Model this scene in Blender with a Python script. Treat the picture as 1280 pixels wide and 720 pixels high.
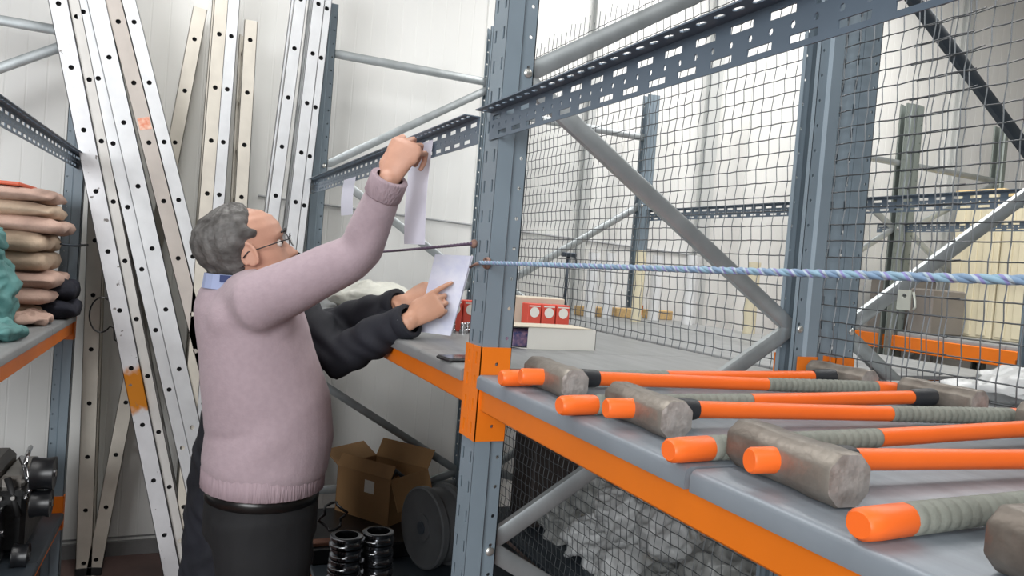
import bpy, math, random
from mathutils import Vector, Matrix
import numpy as np

SC = bpy.context.scene
for o in list(bpy.data.objects):
    bpy.data.objects.remove(o)

# ------------------------------------------------------------------ camera
cd = bpy.data.cameras.new('camera')
cam = bpy.data.objects.new('camera', cd)
SC.collection.objects.link(cam)
cd.sensor_width = 36.0
cd.lens = 950.0 / 1280.0 * 36.0
cd.clip_start = 0.02
YAW, PITCH, ROLL = 0.4295, -0.0300, 0.0799
_d = Vector((-math.cos(YAW) * math.cos(PITCH), math.sin(YAW) * math.cos(PITCH), math.sin(PITCH)))
_r = _d.cross(Vector((0, 0, 1))).normalized()
_u = _r.cross(_d)
r2 = math.cos(ROLL) * _r + math.sin(ROLL) * _u
u2 = -math.sin(ROLL) * _r + math.cos(ROLL) * _u
M = Matrix((r2, u2, -_d)).transposed().to_4x4()
M.translation = Vector((3.8197, -0.6179, 1.5351))
cam.matrix_world = M
SC.camera = cam

# ------------------------------------------------------------------ light
SC.view_settings.view_transform = 'Standard'
SC.view_settings.look = 'None'
SC.view_settings.gamma = 1.0
SC.view_settings.use_curve_mapping = False
SC.view_settings.exposure = -0.16

w = bpy.data.worlds.new('world')
SC.world = w
w.use_nodes = True
bg = w.node_tree.nodes['Background']
bg.inputs['Color'].default_value = (0.93, 0.97, 1.0, 1)
bg.inputs['Strength'].default_value = 0.13

def area(name, loc, size, energy, rot=(0, 0, 0), col=(1, 0.99, 0.97)):
    ld = bpy.data.lights.new(name, 'AREA')
    ld.shape = 'RECTANGLE'
    ld.size, ld.size_y = size
    ld.energy = energy
    ld.color = col
    lo = bpy.data.objects.new(name, ld)
    SC.collection.objects.link(lo)
    lo.location = loc
    lo.rotation_euler = rot
    return lo

area('ceiling_lamp_light', (1.5, -0.55, 3.55), (2.6, 0.35), 40)
area('ceiling_lamp_light', (1.2, 1.9, 3.7), (2.6, 0.35), 45)
area('ceiling_lamp_light', (1.6, 3.6, 4.0), (3.0, 0.5), 100)
area('ceiling_lamp_light', (4.9, 0.2, 3.6), (0.5, 3.0), 30)
# broad light added well behind the camera to brighten the rack; no door built
dl = area('rear_fill_light', (7.3, -4.4, 2.7), (3.6, 2.8), 440, col=(0.97, 0.985, 1.0))
dl.rotation_euler = (Vector((2.2, 0.3, 1.4)) - Vector((7.3, -4.4, 2.7))).to_track_quat('-Z', 'Y').to_euler()

# ------------------------------------------------------------------ helpers
def lin(c):
    return tuple(((v / 255.0) / 12.92 if v / 255.0 <= 0.04045 else ((v / 255.0 + 0.055) / 1.055) ** 2.4) for v in c)

def link(o, parent=None):
    SC.collection.objects.link(o)
    if parent is not None:
        o.parent = parent
    return o

def tag(o, label=None, cat=None, group=None, kind=None):
    if label: o['label'] = label
    if cat: o['category'] = cat
    if group: o['group'] = group
    if kind: o['kind'] = kind
    return o

def empty(name, loc=(0, 0, 0), rot=(0, 0, 0), label=None, cat=None, group=None):
    e = bpy.data.objects.new(name, None)
    e.empty_display_size = 0.05
    e.location = loc
    e.rotation_euler = rot
    link(e)
    return tag(e, label, cat, group)

_mats = {}
def mat(name, col, rough=0.5, metal=0.0, var=0.0, vscale=8.0, bump=0.0, bscale=40.0, spec=0.5, col2=None, stretch=None, alpha=None, trans=0.0, sheen=0.0, detail=4.0):
    if name in _mats: return _mats[name]
    m = bpy.data.materials.new(name)
    m.use_nodes = True
    nt = m.node_tree
    b = nt.nodes['Principled BSDF']
    c = lin(col)
    b.inputs['Base Color'].default_value = (*c, 1)
    b.inputs['Roughness'].default_value = rough
    b.inputs['Metallic'].default_value = metal
    b.inputs['Specular IOR Level'].default_value = spec
    if trans: b.inputs['Transmission Weight'].default_value = trans
    if sheen: b.inputs['Sheen Weight'].default_value = sheen
    if alpha is not None: b.inputs['Alpha'].default_value = alpha
    tc = nt.nodes.new('ShaderNodeTexCoord')
    src = tc.outputs['Object']
    if stretch:
        mp = nt.nodes.new('ShaderNodeMapping')
        mp.inputs['Scale'].default_value = stretch
        nt.links.new(src, mp.inputs['Vector'])
        src = mp.outputs['Vector']
    if var or col2:
        n = nt.nodes.new('ShaderNodeTexNoise')
        n.inputs['Scale'].default_value = vscale
        n.inputs['Detail'].default_value = detail
        nt.links.new(src, n.inputs['Vector'])
        rp = nt.nodes.new('ShaderNodeValToRGB')
        rp.color_ramp.elements[0].position = 0.35
        rp.color_ramp.elements[1].position = 0.65
        c2 = lin(col2) if col2 else tuple(min(1, v * (1 + var)) for v in c)
        c1 = c if col2 else tuple(v * (1 - var) for v in c)
        rp.color_ramp.elements[0].color = (*c1, 1)
        rp.color_ramp.elements[1].color = (*c2, 1)
        nt.links.new(n.outputs['Fac'], rp.inputs['Fac'])
        nt.links.new(rp.outputs['Color'], b.inputs['Base Color'])
    if bump:
        n2 = nt.nodes.new('ShaderNodeTexNoise')
        n2.inputs['Scale'].default_value = bscale
        n2.inputs['Detail'].default_value = 3
        nt.links.new(src, n2.inputs['Vector'])
        bp = nt.nodes.new('ShaderNodeBump')
        bp.inputs['Strength'].default_value = bump
        bp.inputs['Distance'].default_value = 0.01
        nt.links.new(n2.outputs['Fac'], bp.inputs['Height'])
        nt.links.new(bp.outputs['Normal'], b.inputs['Normal'])
    _mats[name] = m
    return m

class MB:
    """collects geometry for one mesh object"""
    def __init__(s):
        s.v = []; s.f = []; s.mi = []; s.cur = 0
    def add(s, vs, fs):
        o = len(s.v)
        s.v.extend([tuple(x) for x in vs])
        s.f.extend([tuple(i + o for i in f) for f in fs])
        s.mi.extend([s.cur] * len(fs))
        return s
    def box(s, a, b):
        x0, y0, z0 = a; x1, y1, z1 = b
        vs = [(x0,y0,z0),(x1,y0,z0),(x1,y1,z0),(x0,y1,z0),(x0,y0,z1),(x1,y0,z1),(x1,y1,z1),(x0,y1,z1)]
        return s.add(vs, [(0,3,2,1),(4,5,6,7),(0,1,5,4),(1,2,6,5),(2,3,7,6),(3,0,4,7)])
    def rbox(s, a, b, r=0.004):
        """box with chamfered edges"""
        x0, y0, z0 = a; x1, y1, z1 = b
        r = min(r, (x1-x0)/2.01, (y1-y0)/2.01, (z1-z0)/2.01)
        sec = lambda z, k: [(x0+k,y0+r,z),(x0+r,y0+k,z),(x1-r,y0+k,z),(x1-k,y0+r,z),(x1-k,y1-r,z),(x1-r,y1-k,z),(x0+r,y1-k,z),(x0+k,y1-r,z)]
        q = [sec(z0, r), sec(z0 + r, 0), sec(z1 - r, 0), sec(z1, r)]
        # inner ring for caps needs a square; reuse the chamfered ring
        return s.rings(q)
    def rings(s, q, cap=True, close=True):
        n = len(q[0]); o = len(s.v)
        for rg in q: s.v.extend([tuple(x) for x in rg])
        fs = []
        for i in range(len(q) - 1):
            for j in range(n if close else n - 1):
                k = (j + 1) % n
                fs.append((o+i*n+j, o+i*n+k, o+(i+1)*n+k, o+(i+1)*n+j))
        if cap:
            fs.append(tuple(o + j for j in reversed(range(n))))
            fs.append(tuple(o + (len(q)-1)*n + j for j in range(n)))
        s.f.extend(fs); s.mi.extend([s.cur] * len(fs))
        return s
    def tube(s, path, r, n=10, cap=True, side=None, dome=False):
        """r: number or list of numbers / (a,b) pairs along the path"""
        P = [Vector(p) for p in path]
        if not isinstance(r, (list, tuple)) : r = [r] * len(P)
        R = [(x, x) if not isinstance(x, (list, tuple)) else x for x in r]
        T = []
        for i in range(len(P)):
            a = P[max(i-1, 0)]; b = P[min(i+1, len(P)-1)]
            T.append((b - a).normalized())
        if side is None:
            side = Vector((0, 0, 1)) if abs(T[0].z) < 0.9 else Vector((1, 0, 0))
        sd = Vector(side)
        q = []
        for i, p in enumerate(P):
            u = (sd - T[i] * sd.dot(T[i])).normalized()
            v = T[i].cross(u)
            if side is not None and i: pass
            q.append([p + u * (R[i][0] * math.cos(t)) + v * (R[i][1] * math.sin(t)) for t in [2*math.pi*k/n for k in range(n)]])
            sd = u
        if dome:
            def dm(c, ring, t, rr):
                out = []
                for k in (0.55, 0.86):
                    h = math.sqrt(1 - k*k)
                    out.append([c + (Vector(x) - c) * h + t * (rr * k) for x in ring])
                return out
            d0 = dm(P[0], q[0], -T[0], min(R[0])); d1 = dm(P[-1], q[-1], T[-1], min(R[-1]))
            q = d0[::-1] + q + d1
        return s.rings(q, cap)
    def cyl(s, a, b, r, n=16, cap=True):
        return s.tube([a, b], r, n, cap)
    def lathe(s, prof, n=24, M=None, cap=True):
        q = []
        for (r, z) in prof:
            q.append([Vector((r*math.cos(2*math.pi*k/n), r*math.sin(2*math.pi*k/n), z)) for k in range(n)])
        if M is not None: q = [[M @ v for v in rg] for rg in q]
        return s.rings(q, cap)
    def prism(s, poly, z0, z1, M=None):
        q = [[Vector((x, y, z)) for x, y in poly] for z in (z0, z1)]
        if M is not None: q = [[M @ v for v in rg] for rg in q]
        return s.rings(q)
    def ell(s, c, r, n=16, m=10, M=None):
        q = []
        for i in range(1, m):
            t = math.pi * i / m
            q.append([Vector((math.sin(t)*math.cos(2*math.pi*k/n)*r[0], math.sin(t)*math.sin(2*math.pi*k/n)*r[1], -math.cos(t)*r[2])) for k in range(n)])
        if M is not None: q = [[M @ v for v in rg] for rg in q]
        c = Vector(c)
        q = [[v + c for v in rg] for rg in q]
        return s.rings(q)
    def plate(s, cells, th, F):
        """perforated plate. cells: (u0,u1,v0,v1,hole) hole=None or list of 8 (u,v) starting at the
        direction of corner (u0,v0) going round; F maps (u,v,w)->point; th thickness along w"""
        for (u0, u1, v0, v1, h) in cells:
            um, vm = (u0+u1)/2, (v0+v1)/2
            if h is None:
                vs = [F(u,v,w) for w in (0, th) for u,v in ((u0,v0),(u1,v0),(u1,v1),(u0,v1))]
                s.add(vs, [(0,1,2,3),(7,6,5,4),(0,4,5,1),(1,5,6,2),(2,6,7,3),(3,7,4,0)])
            else:
                out = [(u0,v0),(um,v0),(u1,v0),(u1,vm),(u1,v1),(um,v1),(u0,v1),(u0,vm)]
                vs = [F(u,v,w) for w in (0, th) for u,v in out + h]
                fs = []
                for k in range(8):
                    j = (k+1) % 8
                    fs += [(k, j, 8+j, 8+k), (16+j, 16+k, 24+k, 24+j), (8+k, 8+j, 24+j, 24+k), (j, k, 16+k, 16+j)]
                s.add(vs, fs)
        return s
    def build(s, name, m, parent=None, smooth=False, bevel=None, sub=0, auto=None):
        me = bpy.data.meshes.new(name)
        me.from_pydata(s.v, [], s.f)
        ms = m if isinstance(m, (list, tuple)) else [m]
        for x in ms: me.materials.append(x)
        if len(ms) > 1: me.polygons.foreach_set('material_index', s.mi)
        if smooth: me.polygons.foreach_set('use_smooth', [True] * len(me.polygons))
        me.update()
        if auto is not None:
            me.polygons.foreach_set('use_smooth', [True] * len(me.polygons))
            try: me.set_sharp_from_angle(angle=math.radians(auto))
            except Exception: pass
        o = bpy.data.objects.new(name, me)
        link(o, parent)
        if bevel:
            bm_ = o.modifiers.new('bevel', 'BEVEL'); bm_.width = bevel; bm_.segments = 2; bm_.limit_method = 'ANGLE'
        if sub:
            sm = o.modifiers.new('sub', 'SUBSURF'); sm.levels = sub; sm.render_levels = sub
        return o

def octhole(uc, vc, ru, rv):
    """8 points matching plate() corner order; slot when ru>rv"""
    k = 0.72
    return [(uc-ru*k,vc-rv*k),(uc,vc-rv),(uc+ru*k,vc-rv*k),(uc+ru,vc),(uc+ru*k,vc+rv*k),(uc,vc+rv),(uc-ru*k,vc+rv*k),(uc-ru,vc)]
def slothole(uc, vc, ru, rv):
    e = ru
    return [(uc-e,vc-rv),(uc,vc-rv),(uc+e,vc-rv),(uc+ru,vc),(uc+e,vc+rv),(uc,vc+rv),(uc-e,vc+rv),(uc-ru,vc)]

def copy_tree(o, parent=None):
    c = o.copy()
    link(c)
    c.parent = parent
    for ch in list(o.children):
        copy_tree(ch, c)
    return c

def copy_obj(o, parent, loc=None, rot=None, name=None):
    c = o.copy()
    link(c)
    c.parent = parent
    if loc is not None: c.location = loc
    if rot is not None: c.rotation_euler = rot
    return c

def remeshed(mb, name, m, parent, voxel=0.006, smooth=6, fac=0.5, fold=None):
    """one continuous skin over overlapping lofts"""
    tmp = mb.build(name + '_tmp', m)
    rm = tmp.modifiers.new('r', 'REMESH'); rm.mode = 'VOXEL'; rm.voxel_size = voxel; rm.adaptivity = 0.0
    if smooth:
        s_ = tmp.modifiers.new('s', 'SMOOTH'); s_.factor = fac; s_.iterations = smooth
    dg = bpy.context.evaluated_depsgraph_get()
    me = bpy.data.meshes.new_from_object(tmp.evaluated_get(dg))
    me.name = name
    bpy.data.objects.remove(tmp)
    if fold:
        cs = [(v.co.copy(), v.normal.copy()) for v in me.vertices]
        for v, (c, n) in zip(me.vertices, cs): v.co = c + n*fold(c, n)
        me.update()
    me.polygons.foreach_set('use_smooth', [True] * len(me.polygons))
    o = bpy.data.objects.new(name, me)
    link(o, parent)
    return o

random.seed(7)

# ------------------------------------------------------------------ materials
M_post   = mat('post_paint', (128, 142, 152), 0.42, 0.1, var=0.06, vscale=5, spec=0.5)
M_perf   = mat('slotted_angle_paint', (103, 117, 131), 0.42, 0.25, var=0.07, vscale=6)
M_galv   = mat('galvanised_steel', (176, 182, 184), 0.42, 0.7, var=0.10, vscale=14)
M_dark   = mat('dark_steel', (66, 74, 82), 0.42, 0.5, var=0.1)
M_orange = mat('orange_beam_paint', (232, 120, 22), 0.42, 0.0, var=0.05, vscale=5)
M_deck   = mat('shelf_deck_steel', (142, 144, 145), 0.45, 0.25, var=0.10, vscale=5, bump=0.05, bscale=30, stretch=(1.0, 6.0, 1.0))
M_alu    = mat('aluminium', (224, 226, 228), 0.40, 0.35, var=0.06, vscale=9)
M_alu2   = mat('aluminium_cream', (214, 208, 196), 0.45, 0.2, var=0.06, vscale=9)
M_alu3   = mat('aluminium_warm_grey', (190, 182, 175), 0.5, 0.2, var=0.06, vscale=9)
M_hole_shade   = mat('hole_shade', (18, 18, 20), 0.9)
M_wire   = mat('mesh_wire', (88, 92, 95), 0.45, 0.4)
M_wall   = mat('wall_panel_white', (233, 233, 230), 0.42, 0.0, var=0.015, vscale=1.5, spec=0.4)
M_wallc  = mat('wall_panel_cream', (232, 226, 205), 0.45, 0.0, var=0.02, vscale=1.5)
M_plinth = mat('plinth_grey', (128, 128, 128), 0.7, var=0.1)
M_floor  = mat('floor_concrete', (104, 84, 80), 0.55, var=0.15, vscale=4, bump=0.1, bscale=30)
M_ceil   = mat('ceiling_white', (225, 225, 222), 0.7)
M_bolt   = mat('bolt_zinc', (205, 205, 200), 0.3, 0.8)
M_white  = mat('white_carton', (232, 230, 222), 0.6, var=0.02)
M_paper  = mat('paper', (226, 226, 240), 0.7)
M_black  = mat('black_plastic', (22, 23, 26), 0.35, var=0.2)
M_rubber = mat('black_rubber', (30, 30, 31), 0.6, var=0.2)

L, D, HW, PD = 2.305, 0.9515, 0.039, 0.073
FZ = -0.06          # floor level
WX = -0.36          # inner face of the end wall
ZT = 1.300          # shelf surface
# ------------------------------------------------------------------ the setting
fl = MB().box((-0.6, -4.0, FZ-0.15), (7.0, 8.2, FZ)).build('floor', M_floor); tag(fl, 'dark reddish brown concrete floor', 'floor', kind='structure')
ce = MB().box((-0.6, -4.0, 4.6), (7.0, 8.2, 4.7)).build('ceiling', M_ceil); tag(ce, 'white ceiling', 'ceiling', kind='structure')

def ribbed_panel(wid, z0, z1, th=0.05, nr=12):
    """sandwich panel: front face towards +x, shallow vertical grooves, stepped joint at the edges"""
    prof = [(0.0, -th), (0.0, -0.006), (0.003, -0.006), (0.005, 0.0)]
    for i in range(1, nr):
        y = wid * i / nr
        prof += [(y-0.005, 0.0), (y-0.002, -0.0009), (y+0.002, -0.0009), (y+0.005, 0.0)]
    prof += [(wid-0.005, 0.0), (wid-0.003, -0.006), (wid, -0.006), (wid, -th)]
    return MB().rings([[(x, y, z) for (y, x) in prof] for z in (z0, z1)])

wl = MB().box((WX-0.12, -4.0, FZ), (WX-0.05, 8.2, 4.6)).build('wall_back', M_wall); tag(wl, 'white sandwich panel end wall behind the ladders', 'wall', kind='structure')
p0 = ribbed_panel(1.0, FZ+0.06, 4.6).build('wall_panel', M_wall, wl); p0.location = (WX, -4.0, 0)
for i in range(1, 12): copy_obj(p0, wl, (WX, -4.0 + i, 0))
wf = MB().box((-0.6, 8.15, FZ), (7.0, 8.25, 4.6)).build('wall_right', M_wallc); tag(wf, 'cream panel wall at the far side of the hall', 'wall', kind='structure')
pf = ribbed_panel(1.0, FZ+0.06, 4.6, nr=8).build('wall_panel', M_wallc, wf); pf.location = (0.6, 8.15, 0); pf.rotation_euler = (0, 0, -math.pi/2)
pf.location = (-0.4, 8.15, 0)
for i in range(1, 7): copy_obj(pf, wf, (-0.4 + i, 8.15, 0), (0, 0, -math.pi/2))
b = MB(); b.box((WX, -4, FZ), (WX+0.02, 8.2, FZ+0.07)); b.box((WX, -4, FZ+0.085), (WX+0.006, 8.2, FZ+0.092))
b.build('baseboard_back', M_plinth)['kind'] = 'structure'; bpy.data.objects['baseboard_back']['label'] = 'grey plinth strip along the foot of the white wall'
# steel wall columns and a thin conduit across the wall
for i, (y, wd) in enumerate(((1.72, .05), (2.65, .09), (5.1, .08))):
    c = MB()
    c.box((WX+.002, y-wd/2, FZ), (WX+0.012, y+wd/2, 4.6)); c.box((WX+.012, y-.006, FZ), (WX+.05, y+.006, 4.6)); c.box((WX+.05, y-wd/2, FZ), (WX+.06, y+wd/2, 4.6))
    tag(c.build('trim_%d' % (i+1), mat('column_grey', (196, 198, 196), 0.5)), 'slim grey steel column on the white wall', kind='structure')
c = MB().tube([(WX+.012, -0.2, 1.79), (WX+.012, 1.2, 1.745), (WX+.012, 2.6, 1.70)], 0.006, 8).build('trim_4', mat('conduit_grey', (168, 170, 172), .5)); tag(c, 'thin grey conduit running across the white wall', kind='structure')

# ------------------------------------------------------------------ upright frames
PITCH_H = 0.0645
def post_mesh(zt, holes_top=None):
    """slotted upright of a pallet rack, front (slotted) face at y=0, opening towards +y, x centred"""
    s = MB(); t = 0.0024
    n = int((zt - 0.05) / PITCH_H)
    # front face, two columns of slots
    cells = []
    for (u0, u1) in ((-HW, -0.012), (0.012, HW)):
        uc = -0.0215 if u0 < 0 else 0.0215
        for i in range(n):
            z0 = 0.05 + i * PITCH_H
            cells.append((u0, u1, z0, z0 + PITCH_H, slothole(uc, z0 + PITCH_H/2, 0.0045, 0.013)))
    cells.append((-0.012, 0.012, 0.05, 0.05 + n*PITCH_H, None))
    cells.append((-HW, HW, 0.0, 0.05, None))
    if 0.05 + n*PITCH_H < zt: cells.append((-HW, HW, 0.05 + n*PITCH_H, zt, None))
    s.plate(cells, t, lambda u, v, w: (u, w, v))
    for sg in (-1, 1):
        s.box((min(sg*HW, sg*(HW-t)), 0, 0), (max(sg*HW, sg*(HW-t)), 0.036, zt))
        # step
        poly = [(sg*HW, .036), (sg*(HW-.009), .042), (sg*(HW-.009-t), .042), (sg*(HW-t), .035)]
        if sg < 0: poly = poly[::-1]
        s.prism(poly, 0, zt)
        # bolt flange with holes
        xw = HW - .009
        cells = []
        for i in range(n):
            z0 = 0.05 + i * PITCH_H
            cells.append((.042, .073, z0, z0 + PITCH_H, octhole(.060, z0 + PITCH_H/2, .0042, .0042)))
        cells.append((.042, .073, 0, .05, None))
        if 0.05 + n*PITCH_H < zt: cells.append((.042, .073, 0.05 + n*PITCH_H, zt, None))
        s.plate(cells, t, lambda u, v, w, sg=sg, xw=xw: (sg*(xw - w), u, v))
        a, b_ = sorted((sg*xw, sg*(xw-.012)))
        s.box((a, .0706, 0), (b_, .073, zt))
    return s

def brace_mesh(a, b_, wd=0.040, dp=0.024):
    """galvanised lipped channel between two points, rounded, ends flattened for the bolts"""
    a, b_ = Vector(a), Vector(b_); t = (b_ - a).normalized()
    s = MB()
    xs = Vector((1, 0, 0)); v = t.cross(xs).normalized()
    def sec(p, k):
        out = []
        for (x, y) in ((-.5,-.32),(-.32,-.5),(.32,-.5),(.5,-.32),(.5,.32),(.32,.5),(-.32,.5),(-.5,.32)):
            out.append(p + xs * (x * dp * k) + v * (y * wd))
        return out
    s.rings([sec(a, .45), sec(a + t*.03, .6), sec(a + t*.055, 1), sec(b_ - t*.055, 1), sec(b_ - t*.03, .6), sec(b_, .45)])
    return s

post_cache = {}
def upright_frame(X, Y0, depth, zt_f, zt_b, nodes, horiz, label, brace_mats=None, mp=None):
    """nodes: list of ((side,z),(side,z)) with side 0=front 1=back"""
    e = empty('upright_frame', (X, Y0, FZ), label=label, cat='rack frame', group='upright frames of the racks')
    mp = mp or M_post
    for k, zt in ((0, zt_f), (1, zt_b)):
        key = (round(zt, 3), mp.name)
        if key not in post_cache:
            o = post_mesh(zt - FZ).build('post', mp, e); post_cache[key] = o
        else:
            o = copy_obj(post_cache[key], e)
        o.location = (0, 0, 0) if k == 0 else (0, depth, 0)
        o.rotation_euler = (0, 0, 0) if k == 0 else (0, 0, math.pi)
        fp = MB().rbox((-.06, -.02 if k == 0 else depth-.10, 0), (.06, .10 if k == 0 else depth+.02, .006), .002).build('foot_plate', mp, e)
    ys = (0.058, depth - 0.058)
    for i, ((s0, z0), (s1, z1)) in enumerate(nodes):
        m = (brace_mats or {}).get(i, M_galv)
        brace_mesh((0, ys[s0], z0 - FZ), (0, ys[s1], z1 - FZ)).build('brace', m, e, auto=50)
    for z in horiz:
        brace_mesh((0, ys[0], z - FZ), (0, ys[1], z - FZ)).build('brace', M_galv, e, auto=50)
    done = set()
    for (s0, z0) in [q for nd in nodes for q in nd]:
        if (s0, z0) in done: continue
        done.add((s0, z0))
        Mx = Matrix.Translation((HW-.009, ys[s0], z0 - FZ)) @ Matrix.Rotation(math.pi/2, 4, 'Y')
        MB().lathe([(.0095, -.001), (.0095, .004), (.007, .0065), (.003, .0075)], 12, Mx).build('bolt', M_bolt, e, auto=40)
    return e

zz = [((0, .9126), (1, 1.4286)), ((1, 1.4286), (0, 1.9446)), ((0, 1.9446), (1, 2.4606)), ((0, .9126), (1, .3966)), ((1, .3966), (0, .12))]
upright_frame(0, 0, D, 2.73, 2.79, zz, [2.50, .33], 'rack upright frame nearest the wall at the left end of the sledgehammer rack')
upright_frame(L, 0, D, 3.1, 3.1, zz, [2.75], 'rack upright frame in the middle with orange beam connectors beside the hammers')
Y2 = D + 0.07
zz2 = [((1-a, za), (1-b_, zb_)) for ((a, za), (b_, zb_)) in zz]
upright_frame(0, Y2, D, 2.60, 2.60, zz2[:2] + zz2[3:], [2.35], 'rack upright frame behind the wire mesh next to the white rolls')
upright_frame(L, Y2, D, 3.1, 3.1, zz2, [2.75], 'rack upright frame back to back behind the mesh at the sledgehammers', brace_mats={2: M_dark, 3: M_dark})
Y3 = 4.03
upright_frame(0.1, Y3, 0.99, 2.86, 2.86, [((0, 2.0), (1, 1.5)), ((0, 2.0), (1, 2.42)), ((1, 1.5), (0, 1.0))], [2.45], 'far rack upright frame beside the cream crates', mp=mat('far_post_paint', (122, 130, 126), .45, .2))
upright_frame(0.1, Y3-1.0, 0.98, 2.86, 2.86, [((1, 2.0), (0, 2.42)), ((1, 2.0), (0, 1.5)), ((1, 1.0), (0, 1.5))], [2.45], 'far rack upright frame just behind the double blue post', mp=_mats['far_post_paint'])
upright_frame(0, -1.915, .955, 2.75, 2.75, [((1, 2.38-.03), (0, 1.84)), ((0, 1.84), (1, 1.3)), ((1, 1.3), (0, .8)), ((0, .8), (1, .3))], [2.38], 'rack upright frame at the left edge carrying cloth bundles')

# ------------------------------------------------------------------ slotted angles
def slotted_angle(length):
    """L angle along +x, vertical leg in the xz plane at y=0 (z 0..0.06), horizontal leg at the top to -y"""
    s = MB(); t = 0.0022; p = 0.068
    n = int(length / p)
    F = lambda u, v, w: (u, w, v)
    c = []
    for i in range(n):
        u = i * p
        c.append((u, u+p, .036, .061, slothole(u+p/2, .046, .0205, .0050)))
        c.append((u, u+p/2, .020, .036, octhole(u+p/4, .028, .0038, .0044)))
        c.append((u+p/2, u+p, .020, .036, octhole(u+3*p/4, .028, .0038, .0044)))
        c.append((u, u+p/2, .0, .020, None)) if i == 0 else None
        if i < n-1: c.append((u+p/2, u+1.5*p, .0, .020, slothole(u+p, .0115, .0205, .0046)))
        else: c.append((u+p/2, u+p, 0, .020, None))
    s.plate(c, t, F)
    c = []
    for i in range(n*2):
        u = i * p/2
        c.append((u, u+p/2, .0, .038, octhole(u+p/4, .023, .0100, .0050)))
    s.plate(c, t, lambda u, v, w: (u, -v + t, .061 - w))
    return s

def place_angle(X0, Y, z, length, label, src=None, rz=0.0, group='slotted steel angles'):
    if src is None:
        o = slotted_angle(length).build('slotted_angle', M_perf)
    else:
        o = copy_obj(src, None)
    o.location = (X0, Y, z); o.rotation_euler = (0, 0, rz)
    tag(o, label, 'steel angle', group)
    return o
A1 = place_angle(L-.005, -.0045, 1.797, 2.312, 'slotted grey steel angle crossing above the hammers at top right')
A0 = place_angle(-.009, -.0045, 1.797, 2.312, 'slotted grey steel angle that the raised hand touches', A1)
place_angle(-.045, Y2+D+.003, 1.862, 2.312, 'slotted steel angle along the back of the rack behind the mesh', A1)
place_angle(L-.0, Y2+D+.003, 1.862, 2.312, 'slotted steel angle behind the mesh at the right edge', A1)
place_angle(-.1, Y3-.005, 1.98, 2.312, 'lower distant slotted angle on the far rack with cream crates', A1)
# left rack: its aisle side faces +y, so the angle is turned round
place_angle(2.272, -0.985, 1.80, 2.312, 'slotted steel angle above the cloth bundles at upper left', A1, rz=math.pi)

# ------------------------------------------------------------------ orange beams
def load_beam(X0, X1, Y, ztop, label, face=-1, zb=.066, conn=(True, True), ch=(1.157, 1.358), off=0.0):
    """orange box beam from post to post along x; face=-1: outside towards -y"""
    e = empty('load_beam', (X0, Y, ztop), label=label, cat='rack beam', group='orange rack beams')
    f = -face
    ln = X1 - X0
    def bx(s, a, b_):
        a, b_ = list(a), list(b_)
        a[1] *= f; b_[1] *= f
        lo = [min(p, q) for p, q in zip(a, b_)]; hi = [max(p, q) for p, q in zip(a, b_)]
        return s.rbox(lo, hi, .0035)
    s = MB(); bx(s, (0.004, .004, -zb), (ln-.004, .046, 0)); s.build('beam_body', M_orange, e, auto=30)
    z0, z1 = ch[0]-ztop, ch[1]-ztop
    for k in (0, 1):
        if not conn[k]: continue
        xe = 0.0 if k == 0 else ln
        sg = 1 if k == 0 else -1
        s = MB()
        # side plate against the post, with one safety hole at top and bottom
        cells = []
        ys = (-.004, .066)
        for (a, b_, hz) in ((z0, z0+.06, z0+.032), (z0+.06, z1-.075, None), (z1-.075, z1, z1-.036)):
            cells.append((ys[0], ys[1], a, b_, octhole(.035, hz, .004, .004) if hz is not None else None))
        s.plate(cells, .004, lambda u, v, w: (xe + sg*w, f*u, v))
        # front plate wrapped round the post with two columns of hook slots
        cells = []
        for j in range(4):
            a = z0 + (z1-z0)*j/4; b_ = z0 + (z1-z0)*(j+1)/4
            cells.append((-.038, .004, a, b_, slothole(-.0175, (a+b_)/2, .0045, .013)))
        s.plate(cells, .004, lambda u, v, w: (xe + sg*u, f*(-.0045 + w*.9), v))
        s.build('connector', M_orange, e)
    return e
B_R = load_beam(L+HW, 2*L-HW, 0, 1.288, 'long orange rack beam below the sledgehammers at lower right')
load_beam(HW, L-HW, 0, 1.288, 'orange rack beam below the phone and white papers')
load_beam(L+HW, 2*L-HW, D, 1.288, 'orange rack beam along the mesh behind the hammers', face=1)
load_beam(HW, L-HW, D, 1.288, 'orange rack beam at the mesh under the red boxes', face=1)
load_beam(L+HW, 2*L-HW, Y2, 1.288, 'orange rack beam behind the mesh under the white plastic bag')
load_beam(HW, L-HW, Y2+D, 1.288, 'orange rack beam in the rack behind the mesh under the white rolls', face=1)
load_beam(-.33, .1+L, Y3-.048, 1.262, 'orange beam of the far rack under the cream crates', zb=.10, conn=(False, False))
load_beam(.0+HW, L-HW, -0.960, 1.150, 'orange rack beam below the teal bag at the left edge', face=1, ch=(1.06, 1.225))
load_beam(.0+HW, L-HW, -0.960, 0.290, 'low orange rack beam beside the black engine', face=1, ch=(.22, .37))

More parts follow.
